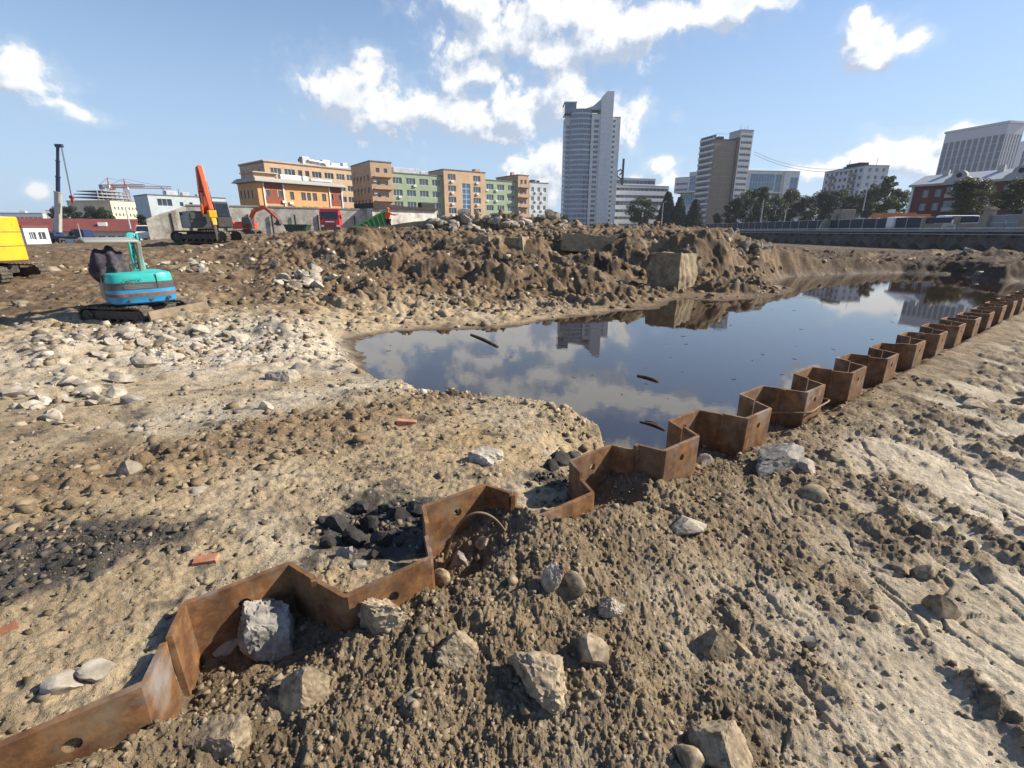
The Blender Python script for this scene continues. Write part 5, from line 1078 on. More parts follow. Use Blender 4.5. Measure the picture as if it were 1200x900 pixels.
class Bld:
    """a building: front-left corner at pixel edge 1 (distance Y1), front-right at edge 2 (distance Y2)"""
    def __init__(s, label, cat, p1, Y1, p2, Y2, z0=1.0, name='building'):
        d1, d2 = ray(*p1), ray(*p2); a = np.array([d1[0] / d1[1] * Y1, Y1]); b = np.array([d2[0] / d2[1] * Y2, Y2])
        s.W = float(np.hypot(*(b - a))); s.a = a; s.z0 = z0; s.nwin = 0; s.extra = {}
        s.root = empty(name, (a[0], a[1], z0), label, cat, math.atan2(b[1] - a[1], b[0] - a[0]))
    def h(s, px, py, Y):                               # height above the base of what is seen at a pixel
        d = ray(px, py); return CAMZ + d[2] / d[1] * Y - s.z0
    def box(s, x0, x1, y0, y1, H, m, front=(), left=(), right=(), z0=0.0, d=.18, name='wall', roof=ROOFG, gm=None, fm=None, win=True, wname='window'):
        mb = MB(); I = Matrix.Identity(4)
        T = {'f': Matrix.Translation((x0, y0, 0)), 'l': Matrix.Translation((x0, y1, 0)) @ rotz(-math.pi / 2), 'r': Matrix.Translation((x1, y0, 0)) @ rotz(math.pi / 2), 'b': Matrix.Translation((x1, y1, 0)) @ rotz(math.pi)}
        L = {'f': x1 - x0, 'l': y1 - y0, 'r': y1 - y0, 'b': x1 - x0}; ops = {'f': list(front), 'l': list(left), 'r': list(right), 'b': []}
        for k in 'flrb': face_mesh(mb, L[k], H, ops[k], d, T[k], z0)
        w = mb.build(name, m, s.root)
        if roof: MB().box(((x0 + x1) / 2, (y0 + y1) / 2, z0 + H + .07), (x1 - x0 + .3, y1 - y0 + .3, .26)).build('roof', roof, s.root)
        if win:
            for k in 'flr':
                for o in ops[k]:
                    a, b, c, e = o[:4]; st = o[4] if len(o) > 4 else {}
                    me = win_mesh(b - a, e - c, st.get('g', gm or WG), st.get('f', fm or FRW), st.get('nx', 2), st.get('nz', 1), wname, st.get('fw', .07))
                    M = T[k] @ Matrix.Translation(((a + b) / 2, d * .8, z0 + (c + e) / 2))
                    if s.nwin < 98:
                        q = link(wname, me, s.root); q.matrix_local = M; s.nwin += 1
                    else: s.extra.setdefault(wname, []).append((me, M))
        return w
    def part(s, mb, name, m, bevel=0.0): return mb.build(name, m, s.root, bevel=bevel)
    def done(s):
        for k, L in s.extra.items():                   # windows past the hundredth of one building
            bm = bmesh.new(); mats = []
            for me, M in L:
                t = me.copy(); t.transform(M)
                for m in me.materials:
                    if m not in mats: mats.append(m)
                ix = [mats.index(m) for m in me.materials]
                for p in t.polygons: p.material_index = ix[p.material_index]
                bm.from_mesh(t); bpy.data.meshes.remove(t)
            me = bpy.data.meshes.new('windows'); bm.to_mesh(me); bm.free()
            for m in mats: me.materials.append(m)
            o = link('small_windows', me, s.root); o['kind'] = 'stuff'
def grid(x0, x1, cnt, w, z0, dz, rows, h, **st):        # regular openings
    return [(x0 + (x1 - x0) * (i + .5) / cnt - w / 2, x0 + (x1 - x0) * (i + .5) / cnt + w / 2, z0 + dz * j, z0 + dz * j + h, st) for j in range(rows) for i in range(cnt)]
PEACH = wallm('peach_render', (.52, .36, .23)); ORNG = wallm('orange_render', (.56, .31, .13)); BRK = wallm('red_brick_wall', (.24, .065, .045), var=.2); GRN = wallm('sage_green_render', (.30, .38, .25)); TANW = wallm('tan_render', (.46, .31, .20))
PALEB = wallm('pale_blue_render', (.48, .54, .57)); WHT = wallm('white_panel', (.62, .63, .63)); GRYP = wallm('grey_panel', (.42, .44, .46)); CREAM = wallm('cream_render', (.62, .54, .40)); TANP = wallm('tan_tile_panel', (.27, .215, .16)); CORN = wallm('cornice_grey', (.40, .40, .38))
def ac_units(b, pts, face='f', name='air_conditioner', y0=0.0):
    for x, z in pts: b.part(MB().box((x, y0 - .22, z), (.9, .4, .6)).cyl((x + .12, y0 - .43, z), (x + .12, y0 - .40, z), .22, n=12), name, FRW)
# beige building with roof ducts (behind), orange building (in front of it)
b = Bld('long beige office building with metal ducts along its roof', 'office building', (311, 205), 145, (421, 216), 168, 1.0); H = b.h(309, 189.5, 145)
fl = 3.3; ops = []
for j in range(6):
    z = H - 3.0 - fl * j
    if z > .5: ops += [(x, x + w, z, z + 1.7, dict(nx=n)) for x, w, n in ((1.6, 3.0, 3), (5.6, 3.1, 3), (9.6, 1.3, 1), (11.8, 1.3, 1), (14.0, 3.0, 3), (18.0, 3.0, 3), (22.0, 2.8, 3), (25.6, 2.0, 2)) if x + w < b.W - .5]
b.box(0, b.W, 0, 16, H, PEACH, front=ops, left=[(1.5 + 3.6 * i, 4.4 + 3.6 * i, H - 3.0 - fl * j, H - 1.3 - fl * j, dict(nx=2)) for i in range(4) for j in range(3)])
b.part(MB().box((b.W / 2, 8, H + .35), (b.W + .5, 16.5, .35)), 'parapet', PEACH)
mb = MB()
for x, w, h in ((13.5, 2.2, 2.2), (16.2, 3.0, 1.5), (20.0, 2.6, 1.9), (23.2, 3.0, 1.3), (26.5, 1.6, 1.7)): mb.box((x, 2.4, H + .6 + h / 2), (w, 1.5, h))
mb.tube([(14, 1.3, H + 1.9), (19, 1.3, H + 1.6), (19.6, 1.3, H + .8), (27, 1.3, H + .9)], .35); b.part(mb, 'roof_duct', PIPEW, .05)
b.part(MB().cyl((11.6, 1.5, H), (11.6, 1.5, H + 1.4), .12).box((11.4, 1.5, H + 1.6), (.9, .5, .8)).box((11.7, 1.5, H + 2.3), (.6, .4, .5)), 'roof_antenna', DK_); b.done()
b = Bld('orange building with two red brick bays and a wide flat eave', 'office building', (303, 230), 122, (401, 230), 140, 1.0); H = b.h(298, 213, 122); W = b.W
def of(x): return x / 650.0 * W                        # bay positions read along the facade
ops = []
for zc, hh in ((H - 3.6, 1.9), (H - 7.2, 2.1)):
    ops += [(of(a), of(a + w), zc, zc + hh, dict(nx=n, f=FRB)) for a, w, n in ((225, 30, 1), (310, 34, 2), (355, 30, 1), (400, 34, 2), (475, 34, 2))]
ops += [(of(a), of(a + 28), H - 3.6, H - 1.6, dict(nx=1)) for a in (55, 140, 555, 612)] + [(of(a), of(a + 36), H - 7.6, H - 5.2, dict(nx=1, g=WG)) for a in (62, 104, 146, 560, 606)]
ops += [(a, b_, c - 3.6 * 1, e - 3.6 * 1, st) for a, b_, c, e, st in ops if c < H - 7 and c > 4.0]
b.box(0, W, 0, 10, H, ORNG, front=ops, left=[(1.0 + 1.9 * i, 2.0 + 1.9 * i, H - 3.6 - 3.6 * j, H - 1.6 - 3.6 * j, dict(nx=1, f=FRB)) for i in range(4) for j in range(3)])
for a, c in ((40, 180), (540, 645)):
    b.part(MB().box((of((a + c) / 2) , -.03, H - 2.5 - 1.0), (of(c - a) - .1, .04, .9)).box((of((a + c) / 2), -.03, H - .75), (of(c - a) - .1, .04, 1.3)).box((of((a + c) / 2), -.03, H - 4.3), (of(c - a) - .1, .04, .7)).box((of((a + c) / 2), -.035, H - 2.6), (of(48), .05, 2.2)), 'brick_bay', BRK)
    b.part(MB().box((of(a), -.12, H / 2), (.30, .24, H)).box((of(c), -.12, H / 2), (.30, .24, H)), 'white_pilaster', FRW)
b.part(MB().box((W / 2, 4.6, H + .25), (W + 2.0, 12.2, .3)).box((W / 2, 4.8, H + .6), (W + 1.3, 11.2, .4)).box((W / 2, 5.0, H + .95), (W + .4, 9.8, .3)), 'eave', CORN)
b.part(MB().box((3.0, 4.5, H + 1.6), (5.5, 6.0, 1.2)).box((3.0, 4.3, H + 2.3), (6.2, 7.0, .25)), 'roof_box', PEACH)
b.part(MB().box((9.0, 1.0, H + 1.6), (5.5, 1.2, 1.2)).box((13.0, 1.0, H + 1.6), (1.6, 1.0, 1.2)).box((17.5, 1.2, H + 1.5), (6.0, 1.2, .5)), 'roof_duct', PIPEW, .05); ac_units(b, [(of(172), H - 4.2), (of(225), H - 4.4)]); b.done()
# green and peach office block
b = Bld('long office block in sage green and peach bands of walls', 'office building', (457, 225), 150, (605, 232), 178, 1.0); W = b.W; H = b.h(457, 202, 150)
def gx(px): # along the facade, from the pixel of a vertical edge
    d = ray(px, 228); k = d[0] / d[1]; ca, sa = math.cos(b.root.rotation_euler.z), math.sin(b.root.rotation_euler.z); return (k * b.a[1] - b.a[0]) / (ca - k * sa)
x1, x2, x3 = gx(519), gx(567), gx(605); fl = 3.3
def strips(x0, x1, n, w, H, nf, **st): return grid(x0, x1, n, w, H - 2.9 - fl * (nf - 1), fl, nf, 1.75, **st)
b.box(0, x1, 0, 14, H, GRN, front=strips(.4, x1, 4, 2.9, H, 5, nx=3))
HP_ = H + 1.9; ops = [(a - x1, c - x1, z, e, st) for a, c, z, e, st in strips(x1 + .6, x1 + 5.0, 1, 2.8, HP_, 5, nx=3) + strips(x2 - 5.6, x2 - 1.0, 1, 2.8, HP_, 5, nx=3)]
ops += [((x2 - x1) * .42, (x2 - x1) * .62, 1.0, HP_ - 3.6, dict(nx=2, nz=9, g=BG, fw=.12))]
b.box(x1, x2, -1.0, 14, HP_, PEACH, front=ops, left=[(2 + 3.4 * i, 4.6 + 3.4 * i, HP_ - 1.7, HP_ - .6, dict(nx=2)) for i in range(0)])
b.box(x2, x3, 0, 14, H - .1, GRN, front=[(a - x2, c - x2, z, e, st) for a, c, z, e, st in strips(x2 + .3, x3, 3, 2.8, H - .1, 5, nx=3)])
tw = gx(433) ; HT = b.h(437, 189.5, 146)
b.box(tw, 0, -2.2, 13, HT, TANW, front=[(-tw * .33 - .55, -tw * .33 + .55, HT - 3.4 - 3.2 * j, HT - 1.6 - 3.2 * j, dict(nx=1)) for j in range(5)] + [(-tw * .70 - .55, -tw * .70 + .55, HT - 3.4 - 3.2 * j, HT - 1.6 - 3.2 * j, dict(nx=1)) for j in range(5)],
      left=[(1.2 + 2.8 * i, 2.6 + 2.8 * i, HT - 5.0 - 3.2 * j, HT - 3.4 - 3.2 * j, dict(nx=1, f=FRB)) for i in range(5) for j in range(4)])
xe = x3 + 4.6; HE = b.h(612, 206, 180)
b.box(x3, xe, -1.0, 12, HE, TANW, front=[(1.0, 2.0, HE - 3.2 - 3.2 * j, HE - 1.4 - 3.2 * j, dict(nx=1)) for j in range(5)] + [(2.7, 3.7, HE - 3.2 - 3.2 * j, HE - 1.4 - 3.2 * j, dict(nx=1)) for j in range(5)])
for j in range(5):
    for xa, xb, y, hh in ((tw + .5, -.2, -2.2, HT), (x3 + .3, xe, -1.0, HE)):
        b.part(MB().box(((xa + xb) / 2, y - .6, hh - 3.9 - 3.2 * j), (xb - xa, 1.2, .18)).box(((xa + xb) / 2, y - 1.17, hh - 3.35 - 3.2 * j), (xb - xa, .06, .9)), 'balcony', TANW)
b.part(MB().box((x1 * .42, 5, H + 1.1), (8.5, 3, 1.7)).box((x1 * .78, 5, H + .9), (2.5, 2, 1.3)), 'roof_duct', PIPEW, .05); b.part(MB().box((x2 + 1, 6, HP_ + .9), (2, 2, 1.6)).box((x3 + 2.0, 5, HE + .8), (1.2, 1, 1.3)), 'roof_hut', TANW)
pts = [(x, H - 3.2 - fl * j) for j in range(5) for x in (3.0, 8.0, x2 + 1.2, x2 + 5.0) if (j + int(x)) % 3]; ac_units(b, pts); ac_units(b, [(x1 + 2.8, HP_ - 3.3 - fl * j) for j in range(5)] + [(x2 - 3.3, HP_ - 3.3 - fl * j) for j in range(5)], y0=-1.0)
ac_units(b, [(tw + .9, HT - 5 - 3.2 * j) for j in range(3)], y0=-2.2); b.done()
b = Bld('small pale blue block beside the green and peach offices', 'office building', (620, 235), 192, (642, 237), 197, 1.5); H = b.h(622, 213.5, 192)
b.box(0, b.W, 0, 12, H, PALEB, front=grid(.2, b.W - .2, 3, 1.2, H - 16.0, 3.2, 5, 1.6, nx=2)); ac_units(b, [(b.W * k, H - 3.4 - 3.2 * j) for k in (.34, .68) for j in range(4)]); b.part(MB().box((b.W * .4, 3, H + .7), (1.5, 2, .9)).box((b.W * .7, 3, H + .6), (.8, 1, 1.0)), 'roof_hut', DK_); b.done()
# glass tower
b = Bld('tall curved glass tower with a pale slab fin, tallest on the skyline', 'tower block', (661.5, 200), 330, (723.5, 200), 330, 3.0); W = b.W; u = W / 62.0
H1, H2, H3, H4 = b.h(664, 120, 330), b.h(680, 128, 330), b.h(707, 108, 330), b.h(722, 137.5, 330); nf = 25; f4 = H4 / 22.5
xa, xb, xc, xd, xe = 6 * u, 29 * u, 34 * u, 39 * u, 52.5 * u
LG = wallm('light_metal_panel', (.62, .65, .66), var=.06); MG = wallm('mid_metal_panel', (.46, .50, .53), var=.06)
b.box(0, xa, 1.5, 16, H2 - 4, MG, front=[(.25, xa - .3, f4 * j + 1.2, f4 * j + 3.0, dict(nx=1, g=TG)) for j in range(int((H2 - 6) / f4))], left=[(.3, 14.0, f4 * j + 1.2, f4 * j + 3.0, dict(nx=6, g=TG)) for j in range(int((H2 - 6) / f4))], gm=TG)
b.part(MB().box((xa * .8, 6, H1 - 3.0), (xa * 2.2, 12, 6.0)), 'crown', TG, .2); b.part(MB().box((xa * .8, 6, H1 + .2), (xa * 2.4, 12.6, .5)), 'crown_roof', LG)
core = MB(); n = 12; arc = [(xa + (xb - xa) * i / n, 1.2 - 3.4 * math.sin(math.pi * (i / n) * .82 + .25)) for i in range(n + 1)]
core.prism([*arc, (xb, 14), (xa, 14)], H2, 'z', off=H2 / 2); b.part(core, 'glass_facade', TG)
for j in range(nf + 1):
    z = f4 * j + .55
    if z < H2 - .5: b.part(MB().prism([(x, y - .10) for x, y in arc] + [(x, y + .25) for x, y in arc[::-1]], .95, 'z', off=z), 'floor_band', MG if j % 8 else LG)
for i in range(0, n + 1): 
    x, y = arc[i]; b.part(MB().box((x, y - .12, H2 / 2), (.14, .14, H2)), 'mullion', MG)
b.box(xb, xd, -.9, 12, b.h(700, 134, 330), WHT, front=[((xd - xb) * .30, (xd - xb) * .85, f4 * j + 1.3, f4 * j + 3.0, dict(nx=2)) for j in range(22)])
b.part(MB().prism([(xd, H3 - 6), (xd, H3 - 3.2), (xd + 3.0, H3), (xe, H3), (xe, 0), (xd, 0)], 15.0, 'y', off=5.3), 'slab_fin', LG)
for j in range(26): b.part(MB().box(((xd + xe) / 2, -2.22, f4 * j + .3), (xe - xd, .05, .14)), 'panel_joint', MG)
b.part(MB().prism([(xb - 6, H2), (xd, H2), (xd, H3 - 3.4), (xb + 1, H3 - 7)], 9, 'y', off=6.0), 'stepped_crown', MG)
b.box(xe, W, -.4, 14, H4, WHT, front=[(.6, 2.2, f4 * j + 1.4, f4 * j + 2.9, dict(nx=1)) for j in range(22)])
for j in range(22): b.part(MB().box(((xe + W) / 2, -.43, f4 * j + .3), (W - xe, .04, .12)), 'panel_joint', MG)
b.done()
# white banded offices right of the tower, with a dark mast
b = Bld('low white office building with dark ribbon windows beside the tower', 'office building', (716, 240), 340, (782, 242), 352, 3.0); H = b.h(745, 217, 342); W = b.W; f = H / 6
b.box(0, W, 0, 20, H, WHT, front=[(.4, W - .4, f * j + 1.2, f * j + (3.9 if j == 3 else 3.2), dict(nx=14, g=WG)) for j in range(6)]); b.box(4, W - 9, 3, 16, 4.4, WHT, z0=H + .2, front=[(.4, W - 13.4, 1.0, 3.4, dict(nx=10))]); b.done()
o = empty('roof_mast', (*at_y(729, 215, 345)[:2], 3 + H), 'dark mast with a curved ornament above the low white offices', 'mast'); mh = CAMZ + ray(729, 186)[2] / ray(729, 186)[1] * 345 - 3 - H
MB().box((0, 0, mh / 2 ), (1.3, 1.0, mh)).build('pole', DK_, o); MB().tube([(-.5, 0, mh * .22), (-3.6, 0, mh * .36), (-3.8, 0, mh * .52), (-1.6, 0, mh * .60), (-.4, 0, mh * .5), (-2.2, 0, mh * .4)], .5, 7).build('ornament', DK_, o)
# brown tower block
b = Bld('brown tiled tower block with a white balcony stack on its front', 'tower block', (833, 215), 270, (878, 215), 276, 3.0); W = b.W; H = b.h(839, 164, 270); HS = b.h(870, 151, 270); HR = b.h(880, 174, 276); u = W / 46.0; f = 2.85; nf = 16
b.box(0, 24 * u, 0, 13, H, TANP, left=[(.5, 12.0, f * j + 1.3, f * j + 2.6, dict(nx=6)) for j in range(nf)])
for j in range(nf): b.part(MB().box((-.5, 6.4, f * j + .75), (1.0, 11.6, 1.0)), 'balcony', WHT)
for j in range(1, nf + 1): b.part(MB().box((12 * u, -.02, f * j), (24 * u, .05, .12)), 'panel_joint', wallm('joint', (.36, .31, .25)) if 'joint' not in MATS else MATS['joint'])
b.part(MB().box((12 * u, -.025, H / 2), (.14, .05, H)), 'panel_joint', MATS['joint'])
b.part(MB().box((24 * u + 1.0, 2.0, H / 2 + .8), (2.0, 6, H + 1.6)), 'gap_infill', wallm('dark_gap_fill', (.14, .125, .11)))  # solid box filling the gap; the gap's darkness is put in its colour
sx = 26.5 * u; b.box(sx, 41 * u, -1.2, 8, HS, wallm('balcony_white', (.50, .50, .49)), front=[(.5, 41 * u - sx - .5, f * j + 1.35, f * j + 2.65, dict(nx=5 + j % 3, f=FRW)) for j in range(int(HS / f))])
b.box(41 * u, 47 * u, 3, 11, HR, TANP)
b.part(MB().box((11 * u, 5, H + 1.3), (3, 3, 2.2)).box((16 * u, 5, H + .7), (5, 4, 1.0)), 'roof_hut', DK_)
mb = MB()
for x, h in ((30, 3.0), (35, 2.0), (38, 2.8)): mb.cyl((x * u, 2, HS), (x * u, 2, HS + h), .08, n=5)
b.part(mb, 'antenna', DK_); b.done()
# glass offices either side of it
b = Bld('white framed glass office stepping down left of the brown tower', 'office building', (792, 215), 330, (830, 213), 318, 3.0); H = b.h(817, 200, 322); W = b.W
b.box(0, W, 0, 20, H * .40, WHT, front=[(.6, W - .6, 1.2 + 4.2 * j, 4.2 + 4.2 * j, dict(nx=8, g=BG)) for j in range(2)]); b.box(3, W - 4, 2, 18, H * .22, WHT, z0=H * .40 + .2, front=[(.5, W - 7.5, .8, H * .20, dict(nx=8, g=BG))])
b.box(0, W * .44, -2, 17, H * .34 - 2.6, WHT, z0=H * .63, front=[(.6, W * .44 - .5, 1.2 + 3.4 * j, 2.6 + 3.4 * j, dict(nx=6)) for j in range(3) if 2.8 + 3.4 * j < H * .34 - 2.6]); b.box(W * .44, W, -2.2, 17, H * .34, WHT, z0=H * .63, front=[(.6, W * .3, 1.0, H * .28, dict(nx=5, nz=3, g=BG)), (W * .34, W * .54, 1.0, H * .30, dict(nx=3, nz=3, g=TG))]); b.done()
b = Bld('white framed glass office stepping down right of the brown tower', 'office building', (872, 212), 300, (932, 212), 306, 3.0); H = b.h(905, 201, 303); W = b.W
b.box(0, W, 0, 18, H * .60, WHT, front=[(.6, W - .6, 1.2 + 4 * j, 4.0 + 4 * j, dict(nx=10, g=BG)) for j in range(int(H * .6 / 4.2))])
b.box(2, W * .72, -1.5, 17, H * .38, WHT, z0=H * .62, front=[(.8, W * .72 - 7.5, 1.6, H * .33, dict(nx=9, nz=2, g=BG)), (W * .72 - 7.0, W * .72 - 3.0, .8, H * .33, dict(nx=2, nz=2, g=TG))]); b.box(W * .72, W + .2, -2.5, 16, H * .40, WHT, z0=H * .60, front=[(W * .12, W * .27, 2.4, H * .30, dict(nx=2, nz=2, g=BG))])
b.box(W * .55, W * 1.25, -9, 8, H * .36, WHT, front=[(.6, W * .7 - .6, 1.2 + 4 * j, 3.6 + 4 * j, dict(nx=9)) for j in range(int(H * .36 / 4.2))]); b.box(W * .8, W * 1.35, -6, 10, 5.0, WHT, z0=H * .36 + .3, front=[(.5, W * .55 - .5, 1.2, 4.2, dict(nx=7))]); b.done()
# white slab apartments
b = Bld('white panel apartment block with railed balconies rising behind the trees', 'apartment block', (965, 212), 244, (1011, 208), 220, 2.5); H = b.h(1011, 194, 220); W = b.W; f = 2.9
b.box(0, W, 0, 11, H, WHT, front=grid(.6, W - .4, 8, 1.5, H - 2.4 - f * 7, f, 8, 1.5, nx=2), right=grid(1.0, 10.4, 3, 1.3, H - 2.4 - f * 7, f, 8, 1.5, nx=2))
for j in range(7):
    for x in (W * .26, W * .78): b.part(MB().box((x, -.6, H - 3.4 - f * j), (3.4, 1.2, .15)).box((x, -1.15, H - 2.9 - f * j), (3.4, .06, 1.0)), 'balcony', wallm('balcony_screen', (.25, .22, .20)) if 'balcony_screen' not in MATS else MATS['balcony_screen'])
b.part(MB().box((W * .55, 5, H + 1.2), (8, 4, 1.8)).box((W * .3, 5, H + .8), (2, 2, 1.2)), 'roof_hut', DK_); b.part(MB().cyl((W * .4, 4, H), (W * .4, 4, H + 4), .09, n=5).cyl((W * .95, 6, H), (W * .95, 6, H + 3.2), .07, n=5), 'antenna', DK_); b.done()
# red brick house with a metal roof
b = Bld('red brick apartment house with grey metal roof and rounded gables', 'apartment house', (1066, 236), 130, (1250, 236), 105, 1.5); H = b.h(1064, 219, 130); W = b.W; f = 3.1
RB = wallm('dark_red_brick', (.115, .036, .033), var=.25); ops = []
for j in range(3):
    z = H - 2.6 - f * j
    ops += [(x, x + w, z, z + 1.6, dict(nx=n)) for x, w, n in ((2.4, 1.2, 2), (5.0, 1.2, 2), (12.2, 1.2, 2), (15.0, 1.2, 2), (17.6, 1.2, 2), (24.0, 1.2, 2), (26.6, 1.2, 2), (30.0, 1.2, 2)) if x + w < W]
b.box(0, W, 0, 12, H, RB, front=ops)
for x in (8.6, 20.6):
    for j in range(3): b.part(MB().box((x, -.5, H - 2.55 - f * j), (2.4, 1.0, .9)), 'balcony', WHT if j == 2 else CORN); b.part(MB().box((x, -.42, H - 1.35 - f * j), (2.2, .8, 1.45)), 'glazed_loggia', WG)
b.part(MB().box((.15, -.05, H / 2), (.5, .3, H)).box((W * .48, -.05, H / 2), (.4, .25, H)), 'white_quoin', FRW); b.part(MB().box((W / 2, 5.8, H + .15), (W + 1.2, 13.4, .45)), 'cornice', CORN)
b.part(MB().prism([(-.8, H + .4), (6, H + 2.9), (12.8, H + .4)], W + 1, 'x', off=W / 2), 'metal_roof', METAL)
for x in (9.0, 19.8, 31):
    n = 12; P = [(x - 2.6, H + .4), (x - 2.6, H + 1.0), (x - 1.7, H + 1.6)] + [(x + 1.5 * math.cos(math.pi - math.pi * i / n), H + 1.6 + 1.35 * math.sin(math.pi * i / n)) for i in range(n + 1)] + [(x + 1.7, H + 1.6), (x + 2.6, H + 1.0), (x + 2.6, H + .4)]
    g_ = b.part(MB().prism(P, 1.2, 'y', off=.3), 'gable', CORN); MB().cyl((x, -.33, H + 1.9), (x, -.28, H + 1.9), .55, n=16).build('round_vent', DK_, b.root)
for x in (4.2, 14.5, 24): b.part(MB().box((x, 5, H + 3.0), (1.2, .8, 1.5)), 'chimney', CORN)
b.done()
# big blue tower at right, and its neighbour
b = Bld('broad white and blue glass tower rising behind the red brick house', 'tower block', (1102, 182), 465, (1173, 178), 420, 3.0); H = b.h(1180, 144, 420); W = b.W; u = W / 12
LW = wallm('lilac_white_panel', (.46, .47, .51), var=.05)
def tall(W, n, fr): return [(W * (i + (1 - fr) / 2) / n, W * (i + (1 + fr) / 2) / n, 3.0, H - 7.5, dict(nx=1, nz=11, g=DBG, fw=.14)) for i in range(n)]
b.box(0, W, 0, 18, H, LW, front=tall(W, 10, .80), right=tall(18, 6, .55), d=.5); b.part(MB().box((W / 2, 9, H + .9), (W + 1.5, 19.5, 1.6)), 'parapet', LW); b.done()
b = Bld('second blue glass tower half cut by the right picture edge', 'tower block', (1192, 195), 455, (1260, 195), 440, 3.0); H = b.h(1200, 164, 450); W = b.W
b.box(0, W, 0, 18, H, LW, front=tall(W, 8, .6), d=.5); b.done()
# left side
b = Bld('pale blue grey building behind the big orange excavator', 'office building', (176, 245), 150, (267, 250), 167, 0.0); H = b.h(173, 228, 150); W = b.W
b.box(0, W, 0, 12, H, PALEB, front=[(2.2, 6.0, H - 3.0, H - 1.0, dict(nx=3)), (8.0, 9.0, H - 3.0, H - 1.7, dict(nx=1)), (10.6, 11.6, H - 3.0, H - 1.7, dict(nx=1)), (18.2, 21.4, H - 3.2, H - 1.2, dict(nx=5, f=DK_)), (4.0, 7.0, H - 6.6, H - 5.2, dict(nx=2)), (12.0, 15.0, H - 6.6, H - 5.2, dict(nx=2))])
b.part(MB().box((7, 3, H + .8), (3, 3, 1.3)).box((11, 3, H + .7), (2, 2, 1.1)).box((16, 4, H + .6), (3, 2, .9)), 'roof_duct', PIPEW, .05); b.part(MB().cyl((6, 2, H), (4.6, 2, H + 2.4), .10, n=5).cyl((9, 2, H), (9, 2, H + 2.2), .08, n=5), 'antenna', DK_); b.done()
b = Bld('cream building with unfinished concrete floors on top and cranes above', 'office building', (131, 245), 262, (171, 247), 282, -2.0); H = b.h(129, 235, 262); W = b.W; CONG = wallm('raw_concrete', (.30, .29, .27))
b.box(0, W, 0, 26, H, CREAM, front=grid(.8, W - .8, 9, .9, H - 14, 3.2, 4, 1.6, nx=1), left=grid(2, 24, 4, .9, H - 14, 3.2, 4, 1.6, nx=1))
for k in range(3): b.part(MB().box((W * .28, 10, H + 1.6 * k + 1.5), (20 - 4 * k, 16, .35)), 'bare_floor', CONG)
mb = MB()
for x in np.linspace(-3, 14, 8): mb.box((x, 3, H + 2.3), (.4, .4, 4.6))
b.part(mb, 'bare_column', CONG); b.done()
def tower_crane(px, pyt, Y, jib, cjib, label, rz):
    p = at_y(px, pyt, Y); z = -1.0; root = empty('tower_crane', (p[0], p[1], z), label, 'tower crane', rz); h = p[2] - z; RC = MATS.get('crane_red') or paint('crane_red', (.50, .12, .08))
    def truss(mb, a, b_, w, n):
        a, b_ = Vector(a), Vector(b_); d = (b_ - a) / n; ax = Vector((0, 1, 0)); bx = d.cross(ax).normalized()
        c = [(i * ax + j * bx) * w / 2 for i, j in ((-1, -1), (1, -1), (1, 1), (-1, 1))]
        for q in c: mb.bar(a + q, b_ + q, .22)
        for i in range(n):
            for k in range(4): mb.bar(a + d * i + c[k], a + d * (i + 1) + c[(k + 1) % 4], .12)
        return mb
    truss(MB(), (0, 0, 0), (0, 0, h), 1.8, 14).build('mast', RC, root); truss(MB(), (0, 0, h), (jib, 0, h), 1.3, 14).build('jib', RC, root); truss(MB(), (0, 0, h), (-cjib, 0, h), 1.3, 5).build('counter_jib', RC, root)
    MB().bar((0, 0, h), (0, 0, h + 4.5), .8, w2=.3, h2=.3).build('apex', RC, root); MB().bar((0, 0, h + 4.4), (jib * .8, 0, h + .7), .14).bar((0, 0, h + 4.4), (-cjib, 0, h + .7), .14).build('tie_bar', RC, root)
    MB().box((-cjib + 1.2, 0, h - .6), (2.4, 1.6, 2.4)).build('counterweight', CONG, root); MB().box((1.0, -1.3, h - .6), (1.6, 1.4, 1.9)).build('cab', FRW, root)
tower_crane(128, 218, 300, 22, 6, 'left one of two red tower cranes above the cream building', R(-6)); tower_crane(147, 219, 306, 24, 8, 'right one of two red tower cranes above the cream building', R(14))
b = Bld('long low building with dark red metal roof at far left', 'warehouse', (-60, 272), 108, (152, 272), 122, -1.6); W = b.W; H = b.h(60, 271, 112)
b.box(0, W, 0, 12, H, wallm('white_render', (.55, .54, .50)), front=grid(1, W - 1, 16, 1.4, H - 2.4, 3, 1, 1.4, nx=2), roof=None)
RR = mat('red_metal_roof', (.17, .045, .035), .6, var=.15, scale=.5); b.part(MB().prism([(-.8, H), (6, H + 2.9), (12.8, H)], W + 1.6, 'x', off=W / 2), 'pitched_roof', RR); b.part(MB().box((W * .83, 2.2, H + 1.6), (1.6, 1.4, .9)), 'dormer', FRW); b.done()
b = Bld('small white and maroon site cabin left of the truck crane', 'site cabin', (30, 280), 80, (60, 283), 83, -1.6, 'site_cabin'); W = b.W; H = b.h(45, 266, 81)
b.box(0, W, 0, 5, H, WHT, front=[(.6, W * .45, H - 2.0, H - .8, dict(nx=3)), (W * .55, W - .5, H - 2.0, H - .8, dict(nx=2))], roof=RR); b.part(MB().box((W / 2, -.04, .6), (W, .06, .9)), 'maroon_band', RR); b.done()
